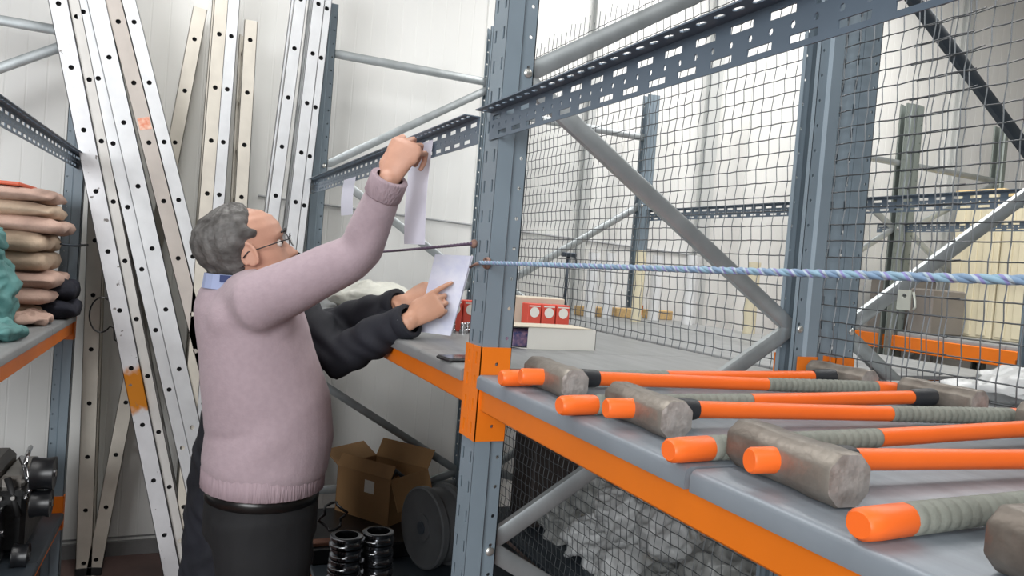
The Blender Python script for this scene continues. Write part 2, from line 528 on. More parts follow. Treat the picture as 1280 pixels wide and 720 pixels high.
# ------------------------------------------------------------------ deck panels
def deck(x0, x1, y0, y1, zt, label, m=None, front=-1):
    s = MB(); r = .008; lip = .028; t = .0015
    ya, yb = y0 - .010, y1 + .010
    prof = [(ya, zt-lip), (ya, zt-r), (ya+.003, zt-.003), (ya+r, zt), (yb-r, zt), (yb-.003, zt-.003), (yb, zt-r), (yb, zt-lip),
            (yb-.012, zt-lip), (yb-.012, zt-.012), (ya+.012, zt-.012), (ya+.012, zt-lip)]
    s.rings([[(x, y, z) for (y, z) in prof] for x in (x0+.0012, x1-.0012)])
    o = s.build('shelf_panel', m or M_deck, auto=35)
    return tag(o, label, 'shelf panel', 'steel shelf panels')
dl = [(2.352, 3.058, 'steel shelf panel with hammers right beside the middle upright'), (3.066, 3.77, 'steel shelf panel under the nearest sledgehammers'), (3.772, 4.57, 'steel shelf panel at the right end past the nearest hammer')]
M_lip = mat('deck_blue_grey', (132, 140, 148), .42, .2, var=.10, vscale=6, bump=.04, bscale=25, stretch=(1, 5, 1))
for a, b_, t in dl: deck(a, b_, 0, D, ZT, t, M_lip)
for a, b_, t in ((.05, .60, 'steel shelf panel by the wall under the plastic sack'), (.60, 1.27, 'steel shelf panel under the red boxes'), (1.27, 1.95, 'steel shelf panel under the white carton'), (1.95, 2.258, 'steel shelf panel carrying the black phone')):
    deck(a, b_, 0, D, ZT, t)
for a, b_, t in ((.05, .8, 'steel shelf panel behind the mesh under the white rolls'), (.8, 1.55, 'empty steel shelf panel behind the mesh left of the double post'), (1.55, 2.258, 'empty steel shelf panel just left of the double post behind the mesh'), (2.352, 3.062, 'steel shelf panel behind the mesh with the white plastic bag'), (3.064, 3.77, 'steel shelf panel behind the mesh at the right edge')):
    deck(a, b_, Y2, Y2+D, ZT, t)
for a, b_, t in ((-.3, .06, 'far shelf panel under the grey crate'), (.15, .9, 'far shelf panel under the cream crates'), (.9, 1.65, 'far shelf panel at the right edge under a cream crate')):
    deck(a, b_, Y3, Y3+.99, 1.29, t)
for a, b_, t in ((.05, .6, 'left shelf panel under the folded cream cloths'), (.6, 1.4, 'left shelf panel under the teal bag')):
    deck(a, b_, -1.915, -.960, 1.172, t)
for a, b_, t in ((.05, .6, 'low left shelf panel under the black engine'),(.6, 1.4, 'low left shelf panel at the frame corner')):
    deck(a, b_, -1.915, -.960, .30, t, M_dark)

# ------------------------------------------------------------------ wire mesh
def mesh_panel(x0, x1, z0, z1, Y, label, p=0.043, wr=0.0017, dy=0.0, spikes=True, crimp=.0028):
    e = empty('wire_mesh_panel', (x0, Y, z0), label=label, cat='wire mesh', group='wire mesh panels')
    W, H = x1-x0, z1-z0
    nx, nz = int(W/p), int(H/p)
    rnd = random.Random(int(x0*100)+3)
    s = MB()
    for i in range(nx+1):
        x = i*p; path = []
        top = H + (rnd.uniform(.0, .05) if spikes else 0)
        for j in range(nz*2+1):
            z = j*p/2
            path.append((x + rnd.uniform(-.0006, .0006), (crimp if (j % 4 == 0) else -crimp if (j % 4 == 2) else 0), z))
        path.append((x + rnd.uniform(-.006, .006), 0, top))
        s.tube(path, wr, 4, side=(1, 0, 0))
    s.build('upright_wires', M_wire, e)['kind'] = 'stuff'
    s = MB()
    for j in range(nz+1):
        z = j*p; path = []
        a = -rnd.uniform(.0, .03)
        path.append((a, 0, z))
        for i in range(0, nx*2+1):
            path.append((i*p/2, (-crimp if (i % 4 == 0) else crimp if (i % 4 == 2) else 0) if True else 0, z + rnd.uniform(-.0008, .0008)))
        path.append((W + rnd.uniform(0, .03), 0, z + rnd.uniform(-.004, .004)))
        s.tube(path, wr, 4, side=(0, 0, 1))
    s.build('level_wires', M_wire, e)['kind'] = 'stuff'
    return e
MY = D + .047
mesh_panel(0.03, 2.665, .12, 2.60, MY-.004, 'long crimped wire mesh panel behind the middle of the rack')
mesh_panel(2.53, 4.3, .12, 2.60, MY+.005, 'crimped wire mesh panel at the right whose edge overlaps its neighbour')
mesh_panel(.45, 2.3, 1.3, 2.75, Y3+1.02, 'distant fine wire mesh panel behind the far rack at right', p=.05, spikes=False)
# ------------------------------------------------------------------ ladders
def rail_mesh(length, wd, pitch, first, th=.026, near=True):
    """channel rail along local z, width along y (centred), outer face at x=0 facing +x when near"""
    s = MB(); t = .0025; sg = -1 if near else 1
    c = []; z = 0.0; n = int((length - first) / pitch)
    edges = [0.0] + [first + pitch*(i+.5) for i in range(-0, n)] + [length]
    for i in range(len(edges)-1):
        a, b_ = edges[i], edges[i+1]
        zc = first + pitch*i
        c.append((-wd/2, wd/2, a, b_, octhole(0, zc, .0105, .0105) if a < zc-.012 and b_ > zc+.012 else None))
    s.plate(c, t, lambda u, v, w: (sg*w, u, v))
    for q in (-1, 1):
        a, b_ = sorted((q*wd/2, q*(wd/2-t)))
        x0, x1 = sorted((0, sg*th))
        s.box((x0, a, 0), (x1, b_, length))
        a, b_ = sorted((q*wd/2, q*(wd/2-.010)))
        x0, x1 = sorted((sg*th, sg*(th-t)))
        s.box((x0, a, 0), (x1, b_, length))
    return s, [first + pitch*i for i in range(n+1) if first + pitch*i < length - .03]

def ladder(Xn, Ybase, lean, sections, label, rung=.25, z0=None):
    """leans in the plane of the wall; sections: (dy, dx, width, length, start, pitch, first, material)"""
    e = empty('ladder', (Xn, Ybase, FZ), (math.atan(lean), 0, 0), label=label, cat='ladder', group='aluminium ladders against the wall')
    for (dy, dx, wd, ln, st, pitch, first, m) in sections:
        s, zs = rail_mesh(ln, wd, pitch, first)
        r1 = s.build('rail', m, e); r1.location = (dx, dy, st)
        s2, _ = rail_mesh(ln, wd, pitch, first, near=False)
        r2 = s2.build('rail', m, e); r2.location = (dx-rung, dy, st)
        rg = None
        for z in zs:
            if rg is None:
                q = MB()
                # hollow rung: outer and inner wall
                a = [Vector((-.0015, .0125*math.cos(t), .0125*math.sin(t))) for t in [2*math.pi*k/12 for k in range(12)]]
                o_ = [Vector((-.0015-.002, .015*math.cos(t), .015*math.sin(t))) for t in [2*math.pi*k/12 for k in range(12)]]
                sh = Vector((-rung+.006, 0, 0))
                q.rings([a, o_, [v+sh for v in o_], [v+sh for v in a], [v+Vector((-.004,0,0)) for v in a]], cap=False)
                q.cur = 1
                q.rings([[v+Vector((-.012,0,0)) for v in a], [v+Vector((-.0121,0,0)) for v in a]])  # black disc inside the rung end, painted shade of the hollow
                rg = q.build('rung', [m, M_hole_shade], e); rg.location = (dx, dy, st+z)
            else:
                copy_obj(rg, e, (dx, dy, st+z))
        for xx in (dx, dx-rung):
            MB().rbox((-.028 if xx == dx else -.002, -wd/2-.002, -.012), (.002 if xx == dx else .028, wd/2+.002, .03), .004).build('foot_cap', M_rubber, e).location = (xx, dy, st+.012)
    return e

# a rail with an orange paint stain low down: the stain is a splash of paint with its own outline
def stained(name, base):
    m = mat(name, base, .42, .3, var=.06, vscale=9)
    nt = m.node_tree; b_ = nt.nodes['Principled BSDF']
    prev = b_.inputs['Base Color'].links[0].from_socket
    tc = nt.nodes.new('ShaderNodeTexCoord'); sp = nt.nodes.new('ShaderNodeSeparateXYZ'); nt.links.new(tc.outputs['Object'], sp.inputs[0])
    no = nt.nodes.new('ShaderNodeTexNoise'); no.inputs['Scale'].default_value = 22; nt.links.new(tc.outputs['Object'], no.inputs['Vector'])
    ad = nt.nodes.new('ShaderNodeMath'); ad.operation = 'MULTIPLY_ADD'; ad.inputs[1].default_value = .10
    nt.links.new(no.outputs['Fac'], ad.inputs[0]); nt.links.new(sp.outputs['Z'], ad.inputs[2])
    rp = nt.nodes.new('ShaderNodeValToRGB'); cr = rp.color_ramp; cr.interpolation = 'LINEAR'
    k = 1/3.0
    mr = nt.nodes.new('ShaderNodeMath'); mr.operation = 'MULTIPLY'; mr.inputs[1].default_value = k; nt.links.new(ad.outputs[0], mr.inputs[0])
    nt.links.new(mr.outputs[0], rp.inputs['Fac'])
    cr.elements[0].position = .89*k; cr.elements[0].color = (0, 0, 0, 1)
    cr.elements[1].position = .92*k; cr.elements[1].color = (1, 1, 1, 1)
    q = cr.elements.new(1.07*k); q.color = (1, 1, 1, 1)
    q = cr.elements.new(1.11*k); q.color = (0, 0, 0, 1)
    mx = nt.nodes.new('ShaderNodeMix'); mx.data_type = 'RGBA'
    nt.links.new(rp.outputs['Color'], mx.inputs['Factor']); nt.links.new(prev, mx.inputs[6])
    # dark scuffs
    n3 = nt.nodes.new('ShaderNodeTexNoise'); n3.inputs['Scale'].default_value = 30; n3.inputs['Detail'].default_value = 5; nt.links.new(tc.outputs['Object'], n3.inputs['Vector'])
    r3 = nt.nodes.new('ShaderNodeValToRGB'); r3.color_ramp.elements[0].position = .66; r3.color_ramp.elements[1].position = .70; nt.links.new(n3.outputs['Fac'], r3.inputs['Fac'])
    mx.inputs[7].default_value = (*lin((206, 128, 28)), 1)
    m2 = nt.nodes.new('ShaderNodeMix'); m2.data_type = 'RGBA'; nt.links.new(r3.outputs['Color'], m2.inputs['Factor'])
    nt.links.new(mx.outputs[2], m2.inputs[6]); m2.inputs[7].default_value = (*lin((120, 116, 114)), 1)
    nt.links.new(m2.outputs[2], b_.inputs['Base Color'])
    return m
M_stain = stained('aluminium_paint_stained', (222, 223, 226))

ladder(.17, -.483, .236, [(0, 0, .070, 3.1, 0, .2555, .280, M_stain), (.056, -.014, .042, 3.1, .04, .2555, .19, mat('aluminium_dull', (208, 206, 202), .5, .2, var=.06))],
       'scuffed aluminium ladder with an orange paint stain, leftmost of the leaning ladders', rung=.24)
ladder(.16, -.261, .267, [(0, 0, .070, 3.0, 0, .272, .236, M_alu), (-.058, -.006, .052, 3.0, .05, .272, .105, M_alu)],
       'bright aluminium ladder leaning between the paint stained one and the beige one', rung=.23)
ladder(.15, -.117, .298, [(0, 0, .064, 3.0, 0, .2555, .2955, M_alu3), (.060, -.006, .056, 3.0, .03, .2555, .26, M_alu)],
       'leaning ladder with a warm grey rail and a small orange sticker', rung=.22)
ladder(-.115, -.834, -.110, [(0, 0, .062, 2.70, .0, .2475, .075, M_alu2)], 'narrow cream ladder leaning rightwards behind the crossing ladders', rung=.20)
ladder(-.115, -.874, .025, [(0, 0, .066, 2.6, .0, .249, .062, M_alu2)], 'upright cream ladder standing beside the left rack post', rung=.20)
ladder(.15, -.478, -.007, [(0, 0, .060, 2.95, 0, .236, .153, M_alu2), (.050, .004, .050, 2.95, .0, .236, .153, M_alu)],
       'upright double section ladder just left of the single cream one by the head', rung=.30)
ladder(.15, -.297, .013, [(0, 0, .056, 2.6, 0, .236, .153, M_alu2)], 'single upright cream ladder above the grey haired head', rung=.30)
ladder(.22, -.279, -.054, [(0, 0, .054, 3.0, 0, .224, .258, M_alu)], 'slim white ladder left of the pair nearest the rack post', rung=.15)
ladder(.215, -.166, -.042, [(0, 0, .054, 2.95, 0, .228, .21, M_alu), (.040, -.004, .040, 2.95, .0, .228, .20, M_alu)], 'white two section ladder touching the rack post nearest the wall', rung=.15)
# small orange sticker on the warm grey rail
for o in list(SC.collection.objects):
    if o.name.startswith('ladder') and o.get('label', '').startswith('leaning ladder with a warm grey'):
        st = MB().box((.0003, -.024, 0), (.0009, .024, .052)).build('sticker', mat('orange_sticker', (224, 140, 110), .6, col2=(236, 200, 180), vscale=60), o)
        st.location = (0, .002, 2.14)
# black cable loop hanging on the ladders
pts = [(.165, -.85+.045*math.cos(t)*1.0, 1.185+.075*math.sin(t)) for t in [math.radians(a) for a in range(20, 330, 15)]]
pts += [(.165, -.80, 1.13), (.165, -.795, 1.08), (.165, -.76, 1.06)]
tag(MB().tube(pts, .0035, 6).build('cable_loop', M_black), 'thin black cable loop hanging beside the leftmost ladder', 'cable')

# ------------------------------------------------------------------ sledgehammers
M_hor  = mat('hammer_orange', (250, 112, 38), .45, var=.03, vscale=10)
M_grip = mat('hammer_grip_grey', (132, 135, 126), .65, var=.10, vscale=30, bump=.15, bscale=120)
M_neck = mat('hammer_neck_black', (46, 48, 52), .5)
M_head = mat('hammer_head_steel', (116, 108, 100), .48, .55, col2=(150, 143, 134), vscale=16, bump=.25, bscale=45)
M_face = mat('hammer_face_worn', (150, 142, 136), .5, .5, col2=(190, 184, 180), vscale=40, bump=.35, bscale=70)

def hammer_head_mesh(lh=.085, r=.029):
    """head along local x: eight flat sides, worn round at the two striking faces, slightly waisted"""
    s = MB()
    oc = []
    k = .50
    P8 = [(1, -k), (1, k), (k, 1), (-k, 1), (-1, k), (-1, -k), (-k, -1), (k, -1)]
    for i in range(8):
        a, b_ = P8[i], P8[(i+1) % 8]
        oc += [tuple(p*.92+q*.08 for p, q in zip(a, b_)), tuple(p*.08+q*.92 for p, q in zip(a, b_))]
    ci = [(math.cos(t)*1.03, math.sin(t)*1.03) for t in [math.atan2(y, x) for x, y in oc]]
    def ring(x, sc, m):
        return [(x, r*sc*(a[0]*(1-m)+b_[0]*m), r*sc*(a[1]*(1-m)+b_[1]*m)) for a, b_ in zip(oc, ci)]
    q = [ring(-lh, .97, 1), ring(-lh+.004, 1.03, 1), ring(-lh+.012, 1.0, .8), ring(-lh*.55, .99, .15), ring(-lh*.30, .93, 0), ring(lh*.30, .93, 0), ring(lh*.55, .99, .15), ring(lh-.012, 1.0, .8), ring(lh-.004, 1.03, 1), ring(lh, .97, 1)]
    s.rings(q, cap=False)
    s.cur = 1
    for e_, rg in ((-1, q[0]), (1, q[-1])):
        inner = [(e_*(lh+.0022), v[1]*.6, v[2]*.6) for v in rg]
        if e_ > 0: s.rings([rg, inner], cap=False); s.add(inner, [tuple(range(16))])
        else: s.rings([inner, rg], cap=False); s.add(inner, [tuple(reversed(range(16)))])
    return s

def oval(c, a, b_, n=14):
    return [(c[0]+a*math.cos(2*math.pi*k/n), c[1], c[2]+b_*math.sin(2*math.pi*k/n)) for k in range(n)]

hproto = {}
def hammer(X, Ytip, flip, rz, label, tip=.042, length=.945, zh=.0, slope=True, lh=.085, r=.029):
    """flip False: head towards the front edge. local y runs from the head end (0) to the butt"""
    e = empty('sledgehammer', (X, Ytip, ZT), (0, 0, rz + (math.pi if flip else 0)), label=label, cat='sledgehammer', group='sledgehammers on the shelf')
    zc = r*1.0 + .0005                                # head axis height
    zb = .0165                                       # butt height
    yc = tip + r
    zt = lambda y: zc + (zb - zc) * max(0, (y - yc)) / (length - yc)
    key = (lh, r)
    if key not in hproto:
        hproto[key] = hammer_head_mesh(lh, r).build('head', [M_head, M_face], e, auto=35)
        hh = hproto[key]
    else:
        hh = copy_obj(hproto[key], e)
    hh.location = (0, yc, zc)
    def seg(name, m, ys, rr, sm=True):
        MB().rings([oval((0, y, zt(y)), a, b_) for y, (a, b_) in zip(ys, rr)]).build(name, m, e, auto=45)
    seg('handle_tip', M_hor, [0, .003, yc-.03, yc+.03], [(.0115, .0135), (.0138, .0155), (.0142, .0158), (.013, .015)])
    seg('neck_sleeve', M_neck, [yc+.026, yc+.034, yc+.086, yc+.094], [(.016, .018), (.0165, .0185), (.0155, .0175), (.0135, .0155)])
    y1 = yc + .086; y2 = length*.60; y3 = length - .066
    seg('handle_shaft', M_hor, [y1, y2*.7, y2], [(.0125, .0140), (.0125, .0135), (.0130, .0140)])
    # ribbed grip
    ys = []; rr = []
    n = 20
    for i in range(n):
        a = y2 + (y3-y2)*i/n; b_ = y2 + (y3-y2)*(i+1)/n
        k = .0138 + .0022*(i/n)
        ys += [a+.001, a+(b_-a)*.25, a+(b_-a)*.75, b_-.001]; rr += [(k-.0008, k), (k+.0006, k+.001), (k+.0006, k+.001), (k-.0008, k)]
    seg('grip', M_grip, ys, rr)
    seg('butt_cap', M_hor, [y3-.001, y3+.002, length-.020, length-.004, length], [(.0150, .0155), (.0165, .0165), (.0185, .0165), (.0180, .0155), (.0145, .0125)])
    return e
hammer(2.486, .957, True, .004, 'sledgehammer nearest the upright, orange butt forward and head against the rear post', length=.975)
hammer(2.548, -.004, False, -.030, 'sledgehammer with its steel head at the front beside the orange connector', length=.97)
hammer(2.742, .965, True, .012, 'sledgehammer second of the butt-forward ones, steel head back at the mesh', length=.995)
hammer(2.838, .004, False, -.050, 'sledgehammer with clean round steel face, second head from the upright', length=.97)
hammer(3.015, .940, True, .024, 'sledgehammer third of the butt-forward ones, head hidden beyond the right edge', length=.965)
hammer(3.145, .010, False, -.060, 'sledgehammer with the large worn pitted head at the front of the shelf', tip=.032, lh=.088, r=.031, length=.96)
hammer(3.312, .946, True, .004, 'sledgehammer nearest butt-forward one beside the cropped head', length=.955)
hammer(3.484, -.008, False, -.10, 'sledgehammer cropped by the lower right corner, only its head showing', lh=.088, r=.031, length=.95)

# ------------------------------------------------------------------ ropes
def rope_mat(name, cols, scale):
    m = mat(name, cols[0], .55)
    nt = m.node_tree; b_ = nt.nodes['Principled BSDF']
    tc = nt.nodes.new('ShaderNodeTexCoord'); wv = nt.nodes.new('ShaderNodeTexWave')
    wv.inputs['Scale'].default_value = scale; wv.inputs['Distortion'].default_value = 1.5; wv.bands_direction = 'DIAGONAL'
    nt.links.new(tc.outputs['Object'], wv.inputs['Vector'])
    rp = nt.nodes.new('ShaderNodeValToRGB'); rp.color_ramp.interpolation = 'CONSTANT'
    for i, c in enumerate(cols):
        if i < 2: el = rp.color_ramp.elements[i]
        else: el = rp.color_ramp.elements.new(.5)
        el.position = i/len(cols); el.color = (*lin(c), 1)
    nt.links.new(wv.outputs['Fac'], rp.inputs['Fac']); nt.links.new(rp.outputs['Color'], b_.inputs['Base Color'])
    return m
M_rope = rope_mat('blue_rope', [(126, 152, 180), (176, 192, 204), (140, 138, 190), (140, 172, 192)], 14)
M_rope2 = mat('purple_rope', (88, 72, 92), .7, var=.2, vscale=60)
M_knot = mat('rope_knot_brown', (134, 104, 92), .8, var=.3, vscale=80)
def twist(path_fn, n, R, r, turns, k=3):
    s = MB()
    for q in range(k):
        pts = []
        for i in range(n+1):
            t = i/n; p = Vector(path_fn(t)); a = turns*2*math.pi*t + 2*math.pi*q/k
            pts.append(p + Vector((0, math.cos(a)*R, math.sin(a)*R)))
        s.tube(pts, r, 6)
    return s
e = empty('blue_rope', (L+HW, -.02, 1.535), label='blue multicoloured rope stretched across above the hammers', cat='rope')
twist(lambda t: (2.26*t, 0.012*(1-t)-.012, .040*t), 300, .0016, .0030, 46).build('rope_strand', M_rope, e, smooth=True)
s = MB()
for k in range(3): s.tube([( -.012+.006*k + .009*math.cos(a), .018+.0, .009*math.sin(a)) for a in [2*math.pi*i/12 for i in range(13)]], .004, 6)
s.tube([(-.085, .012, -.012), (-.05, .010, -.004), (-.01, .014, 0)], .003, 6)
s.build('knot', M_knot, e, smooth=True)
e = empty('purple_rope', (0, -.012, 1.55), label='dark purple rope stretched behind the hanging paper strip', cat='rope')
twist(lambda t: (.02+2.25*t, 0, -.035+ .060*t - .012*math.sin(math.pi*t)), 200, .0014, .0026, 34).build('rope_strand', M_rope2, e, smooth=True)
MB().ell((2.266, .006, .025), (.008, .008, .010)).build('knot', M_knot, e, smooth=True)

# ------------------------------------------------------------------ papers hung on the slotted angle
def strip(X, wd, z0, z1, label, curl=.01):
    s = MB(); q = []
    for i in range(13):
        t = i/12; z = z1 + (z0-z1)*t; y = -.012 - curl*math.sin(t*3.0)*.6
        q.append([(X, y, z), (X+wd, y+.003, z), (X+wd, y+.0034, z), (X, y+.0004, z)])
    s.rings(q)
    return tag(s.build('paper_strip', M_paper, smooth=False), label, 'paper', 'paper strips hung on the angle')
strip(1.75, .18, 1.570, 1.842, 'long white paper strip held at the slotted angle by the raised hand')
strip(.87, .19, 1.672, 1.81, 'short paper strip hanging behind the raised sleeve')
# ------------------------------------------------------------------ goods on the shelves
M_card  = mat('cardboard', (158, 122, 82), .8, var=.08, vscale=6)
M_red   = mat('red_carton', (214, 84, 68), .6, var=.05)
M_beige = mat('beige_carton', (206, 196, 178), .7, var=.05)
M_blue  = mat('blue_packets', (56, 66, 112), .5, col2=(150, 120, 140), vscale=70)
M_plas  = mat('clear_plastic', (214, 214, 204), .3, var=.08, vscale=20, bump=.5, bscale=25)
M_plasw = mat('white_plastic_sack', (206, 208, 208), .38, var=.12, vscale=9, bump=.7, bscale=14)
M_plasg = mat('grey_plastic_sack', (150, 152, 150), .42, var=.2, vscale=9, bump=.7, bscale=14)
M_chrome= mat('chrome', (190, 190, 192), .16, .95)
M_cream = mat('cream_roll', (232, 222, 192), .6, var=.03)
M_wroll = mat('white_roll', (228, 229, 230), .5, var=.03)
M_wood  = mat('pale_wood', (200, 168, 118), .7, var=.12, vscale=12, stretch=(1, 8, 8))

# long white carton lying open at its left end, with blue packets in it
e = empty('white_carton', (1.875, .335, ZT), label='long white carton open at its left end with blue packets inside', cat='carton')
e.rotation_euler = (0, 0, 0)
s = MB()
bw, bl, bh, t = .105, .225, .062, .002
s.box((-bw, 0, 0), (0, bl, t)); s.box((-t, 0, t), (0, bl, bh)); s.box((-bw, 0, t), (-bw+t, bl, bh)); s.box((-bw, bl-t, t), (0, bl, bh))
s.build('carton_body', M_white, e)
MB().rings([[(-bw-.01, y, bh+.001), (.004, y, bh+.001), (.004, y, bh+.003), (-bw-.01, y, bh+.003)] for y in (-.075, -.01, bl-.02)]).build('lid_flap', M_beige, e)
MB().rings([[(-.05, -.034, .0), (-.012, -.018, .0), (-.012, -.018, .002), (-.05, -.034, .002)], [(-.06, 0, 0), (0, 0, 0), (0, 0, .002), (-.06, 0, .002)]]).build('side_flap', M_white, e)
for i in range(4):
    MB().rbox((-.095+.022*i, -.055+.004*i, .004), (-.078+.022*i, .12, .052-.004*(i % 2)), .004).build('packet', M_blue, e)

# red cartons with white discs
def red_carton(x, y, n, label, m=M_red, w=.052, h=.105):
    e = empty('red_carton', (x, y, ZT), label=label, cat='carton', group='red cartons with white discs')
    MB().rbox((-w, 0, 0), (0, w, h), .002).build('carton_body', m, e)
    Mx = Matrix.Translation((.0002, w/2, h-.030)) @ Matrix.Rotation(math.pi/2, 4, 'Y')
    MB().lathe([(.0185, 0), (.0185, .0008)], 24, Mx).build('white_disc', M_white, e)
    MB().box((.0, .004, h*.9), (.0006, w-.004, h*.94)).build('white_band', M_white, e)
    return e
ya = [.555, .613, .671]
for i, (y, t) in enumerate(zip(ya, ('red carton with a white disc half hidden by the blue post', 'middle one of three red cartons with white discs', 'red carton with a white disc nearest the mesh'))):
    red_carton(1.41, y, i, t)
for i, (y, t) in enumerate(((.24, 'red carton next to the white papers'), (.298, 'red carton between the papers and the blue post'))):
    red_carton(1.45, y, i, t, h=.105)
tag(MB().rbox((1.25, .50, ZT), (1.345, .735, ZT+.125), .003).build('beige_carton', M_beige), 'flat beige carton standing behind the red cartons', 'carton')
# small metal fittings in front of them
for i, (x, y) in enumerate(((1.50, .245), (1.515, .275), (1.49, .30), (1.53, .31), (1.52, .335))):
    s = MB(); r = .011 + .003*(i % 2)
    s.lathe([(r, 0), (r, .012), (r*.7, .014), (r*.7, .034), (r*.55, .036)], 10)
    o = s.build('metal_fitting', M_chrome, auto=40); o.location = (x, y, ZT)
    tag(o, 'small shiny metal fitting in front of the red cartons by the papers', 'fitting', 'small metal fittings')
# phone
e = empty('phone', (2.135, .055, ZT), (0, 0, math.radians(8)), label='black phone lying flat on the shelf left of the orange connector', cat='phone')
MB().rbox((-.036, -.07, 0), (.036, .07, .008), .003).build('phone_body', M_black, e)
MB().rbox((-.033, -.066, .0078), (.033, .066, .0088), .0008).build('screen', mat('phone_screen', (28, 30, 36), .08), e)
# crumpled clear sack with something brown behind the sleeves
def lump(c, r, seed, amp=.18, n=22, m=14, flat=True):
    rnd = random.Random(seed); s = MB()
    ph = [(rnd.uniform(0, 6.28), rnd.uniform(1.5, 4), rnd.uniform(1.5, 4), rnd.uniform(.4, 1)) for _ in range(7)]
    q = []
    for i in range(1, m):
        t = math.pi*i/m; rg = []
        for k in range(n):
            p = 2*math.pi*k/n
            d = 1 + amp*sum(w*math.sin(a*math.cos(p)*2+f+b_*math.cos(t)*2+math.sin(p)*a) for f, a, b_, w in ph)/3.5
            x, y, z = math.sin(t)*math.cos(p)*r[0]*d, math.sin(t)*math.sin(p)*r[1]*d, -math.cos(t)*r[2]*d
            if flat: z = max(z, -r[2]*.62)
            rg.append((c[0]+x, c[1]+y, c[2]+z+(r[2]*.62 if flat else 0)))
        q.append(rg)
    s.rings(q)
    return s
from mathutils import noise as mn
def crumple(o, amp=.02, freq=9.0, seed=0.0, zmin=None):
    """pinched cloth or film folds, pushed along the normals of the built mesh"""
    me = o.data
    sub_ = o.modifiers.new('s', 'SUBSURF'); sub_.levels = 2; sub_.render_levels = 2
    dg = bpy.context.evaluated_depsgraph_get(); nm = bpy.data.meshes.new_from_object(o.evaluated_get(dg)); o.modifiers.clear(); o.data = nm
    nm.update()
    cs = [(v.co.copy(), v.normal.copy()) for v in nm.vertices]
    for v, (c, n) in zip(nm.vertices, cs):
        q = c*freq + Vector((seed, seed*.7, seed*1.3))
        d = (1 - abs(mn.noise(q))*2.6)*.6 + (1 - abs(mn.noise(q*2.1))*2.6)*.4 - .45
        p = c + n*(d*amp)
        if zmin is not None: p.z = max(p.z, zmin)
        v.co = p
    nm.polygons.foreach_set('use_smooth', [True]*len(nm.polygons)); nm.update()
    return o
tag(crumple(lump((.62, .20, ZT), (.20, .19, .075), 3).build('plastic_sack', M_plas, smooth=True), .016, 12, 2, ZT), 'crumpled clear plastic sack on the shelf behind the dark sleeves', 'sack')
tag(lump((1.03, .11, ZT), (.07, .06, .035), 9).build('brown_bundle', mat('brown_bundle', (120, 84, 62), .8, var=.2), smooth=True), 'small brown bundle behind the dark sleeves', 'bundle')

# ------------------------------------------------------------------ rolls standing behind the mesh
rolls = [(.42, 1.39, .030, .335, M_wroll, 'leftmost white roll standing behind the mesh'), (.45, 1.475, .027, .34, M_wroll, 'second white roll from the left behind the mesh'),
         (.60, 1.555, .026, .36, M_cream, 'yellowish cream roll standing in front of the rear post behind the mesh'), (.40, 1.80, .030, .35, M_wroll, 'white roll right of the rear post behind the mesh'),
         (.52, 2.02-.06, .026, .36, M_wroll, 'thin white roll near the middle behind the mesh'), (.62, 1.86, .026, .36, M_wroll, 'white roll standing near the diagonal brace behind the mesh'),
         (1.00, 1.93, .030, .34, M_cream, 'cream roll nearest the double post behind the mesh')]
for (x, y, r, h, m, t) in rolls:
    e = empty('paper_roll', (x, y, ZT), label=t, cat='roll', group='rolls behind the mesh')
    MB().lathe([(r, 0), (r, h), (r*.45, h), (r*.45, h-.02)], 20, cap=True).build('roll_body', m, e, auto=40)
    MB().lathe([(r*.44, h-.03), (r*.44, h+.001), (r*.32, h+.001), (r*.32, h-.02)], 16).build('core', M_card, e, auto=40)
for i, (x, y, t) in enumerate(((.34, 1.44, 'short pale wooden block behind the leftmost rolls'), (.30, 1.68, 'pale wooden block under the rear post connector'), (.30, 1.90, 'pale wooden block right of the rear post'))):
    tag(MB().rbox((x-.04, y-.075, ZT), (x+.04, y+.075, ZT+.05), .003).build('wooden_block', M_wood), t, 'wood block', 'wooden blocks behind the mesh')
# dark upright tool with a small crosshead
e = empty('hand_pump', (.62, 1.13, ZT), label='thin dark upright tool with a crosshead standing behind the mesh', cat='tool')
MB().tube([(0, 0, .0), (0, 0, .30)], .0075, 10).build('shaft', M_dark, e, smooth=True)
MB().rbox((-.015, -.035, .295), (.015, .04, .318), .005).build('crosshead', M_dark, e)
MB().tube([(0, .036, .30), (0, .045, .28), (0, .043, .262)], .005, 8).build('hook', M_dark, e)
MB().lathe([(.04, 0), (.04, .006), (.012, .012), (.009, .03)], 16).build('base', M_dark, e)
# small latch plate hanging on the mesh (right of the double post)
e = empty('latch_plate', (2.561, MY-.014, 1.527), label='small pale metal latch plate hanging on the mesh below the rope', cat='latch')
s = MB().plate([(-.018, .018, -.024, .024, octhole(0, .010, .007, .005))], .003, lambda u, v, w: (u, w, v)); s.build('plate', mat('latch_zinc', (186, 190, 180), .45, .3), e)
MB().tube([(.024, .0, .02), (.03, 0, .0), (.032, 0, -.015), (.027, 0, -.022)], .003, 8).build('hook', _mats['latch_zinc'], e, smooth=True)
# white plastic bag and dark strap behind the mesh
tag(crumple(lump((2.70, 1.42, ZT), (.19, .28, .050), 21, .15, 30, 16).build('plastic_bag', M_plasw, smooth=True), .022, 11, 4, ZT), 'flat white plastic bag behind the mesh at the right edge', 'bag')
tag(lump((2.62, 1.14, ZT), (.05, .07, .03), 25, .2).build('plastic_bag', M_plasw, smooth=True), 'small white plastic scrap behind the mesh beside the rear hammer head', 'bag')
tag(MB().tube([(2.80, 1.06, ZT+.012), (2.78, 1.2, ZT+.022), (2.80, 1.35, ZT+.02), (2.76, 1.5, ZT+.03)], [(.004, .012)]*4, 8).build('strap', mat('navy_strap', (44, 46, 80), .6), smooth=True), 'dark navy strap across the white plastic bag', 'strap')

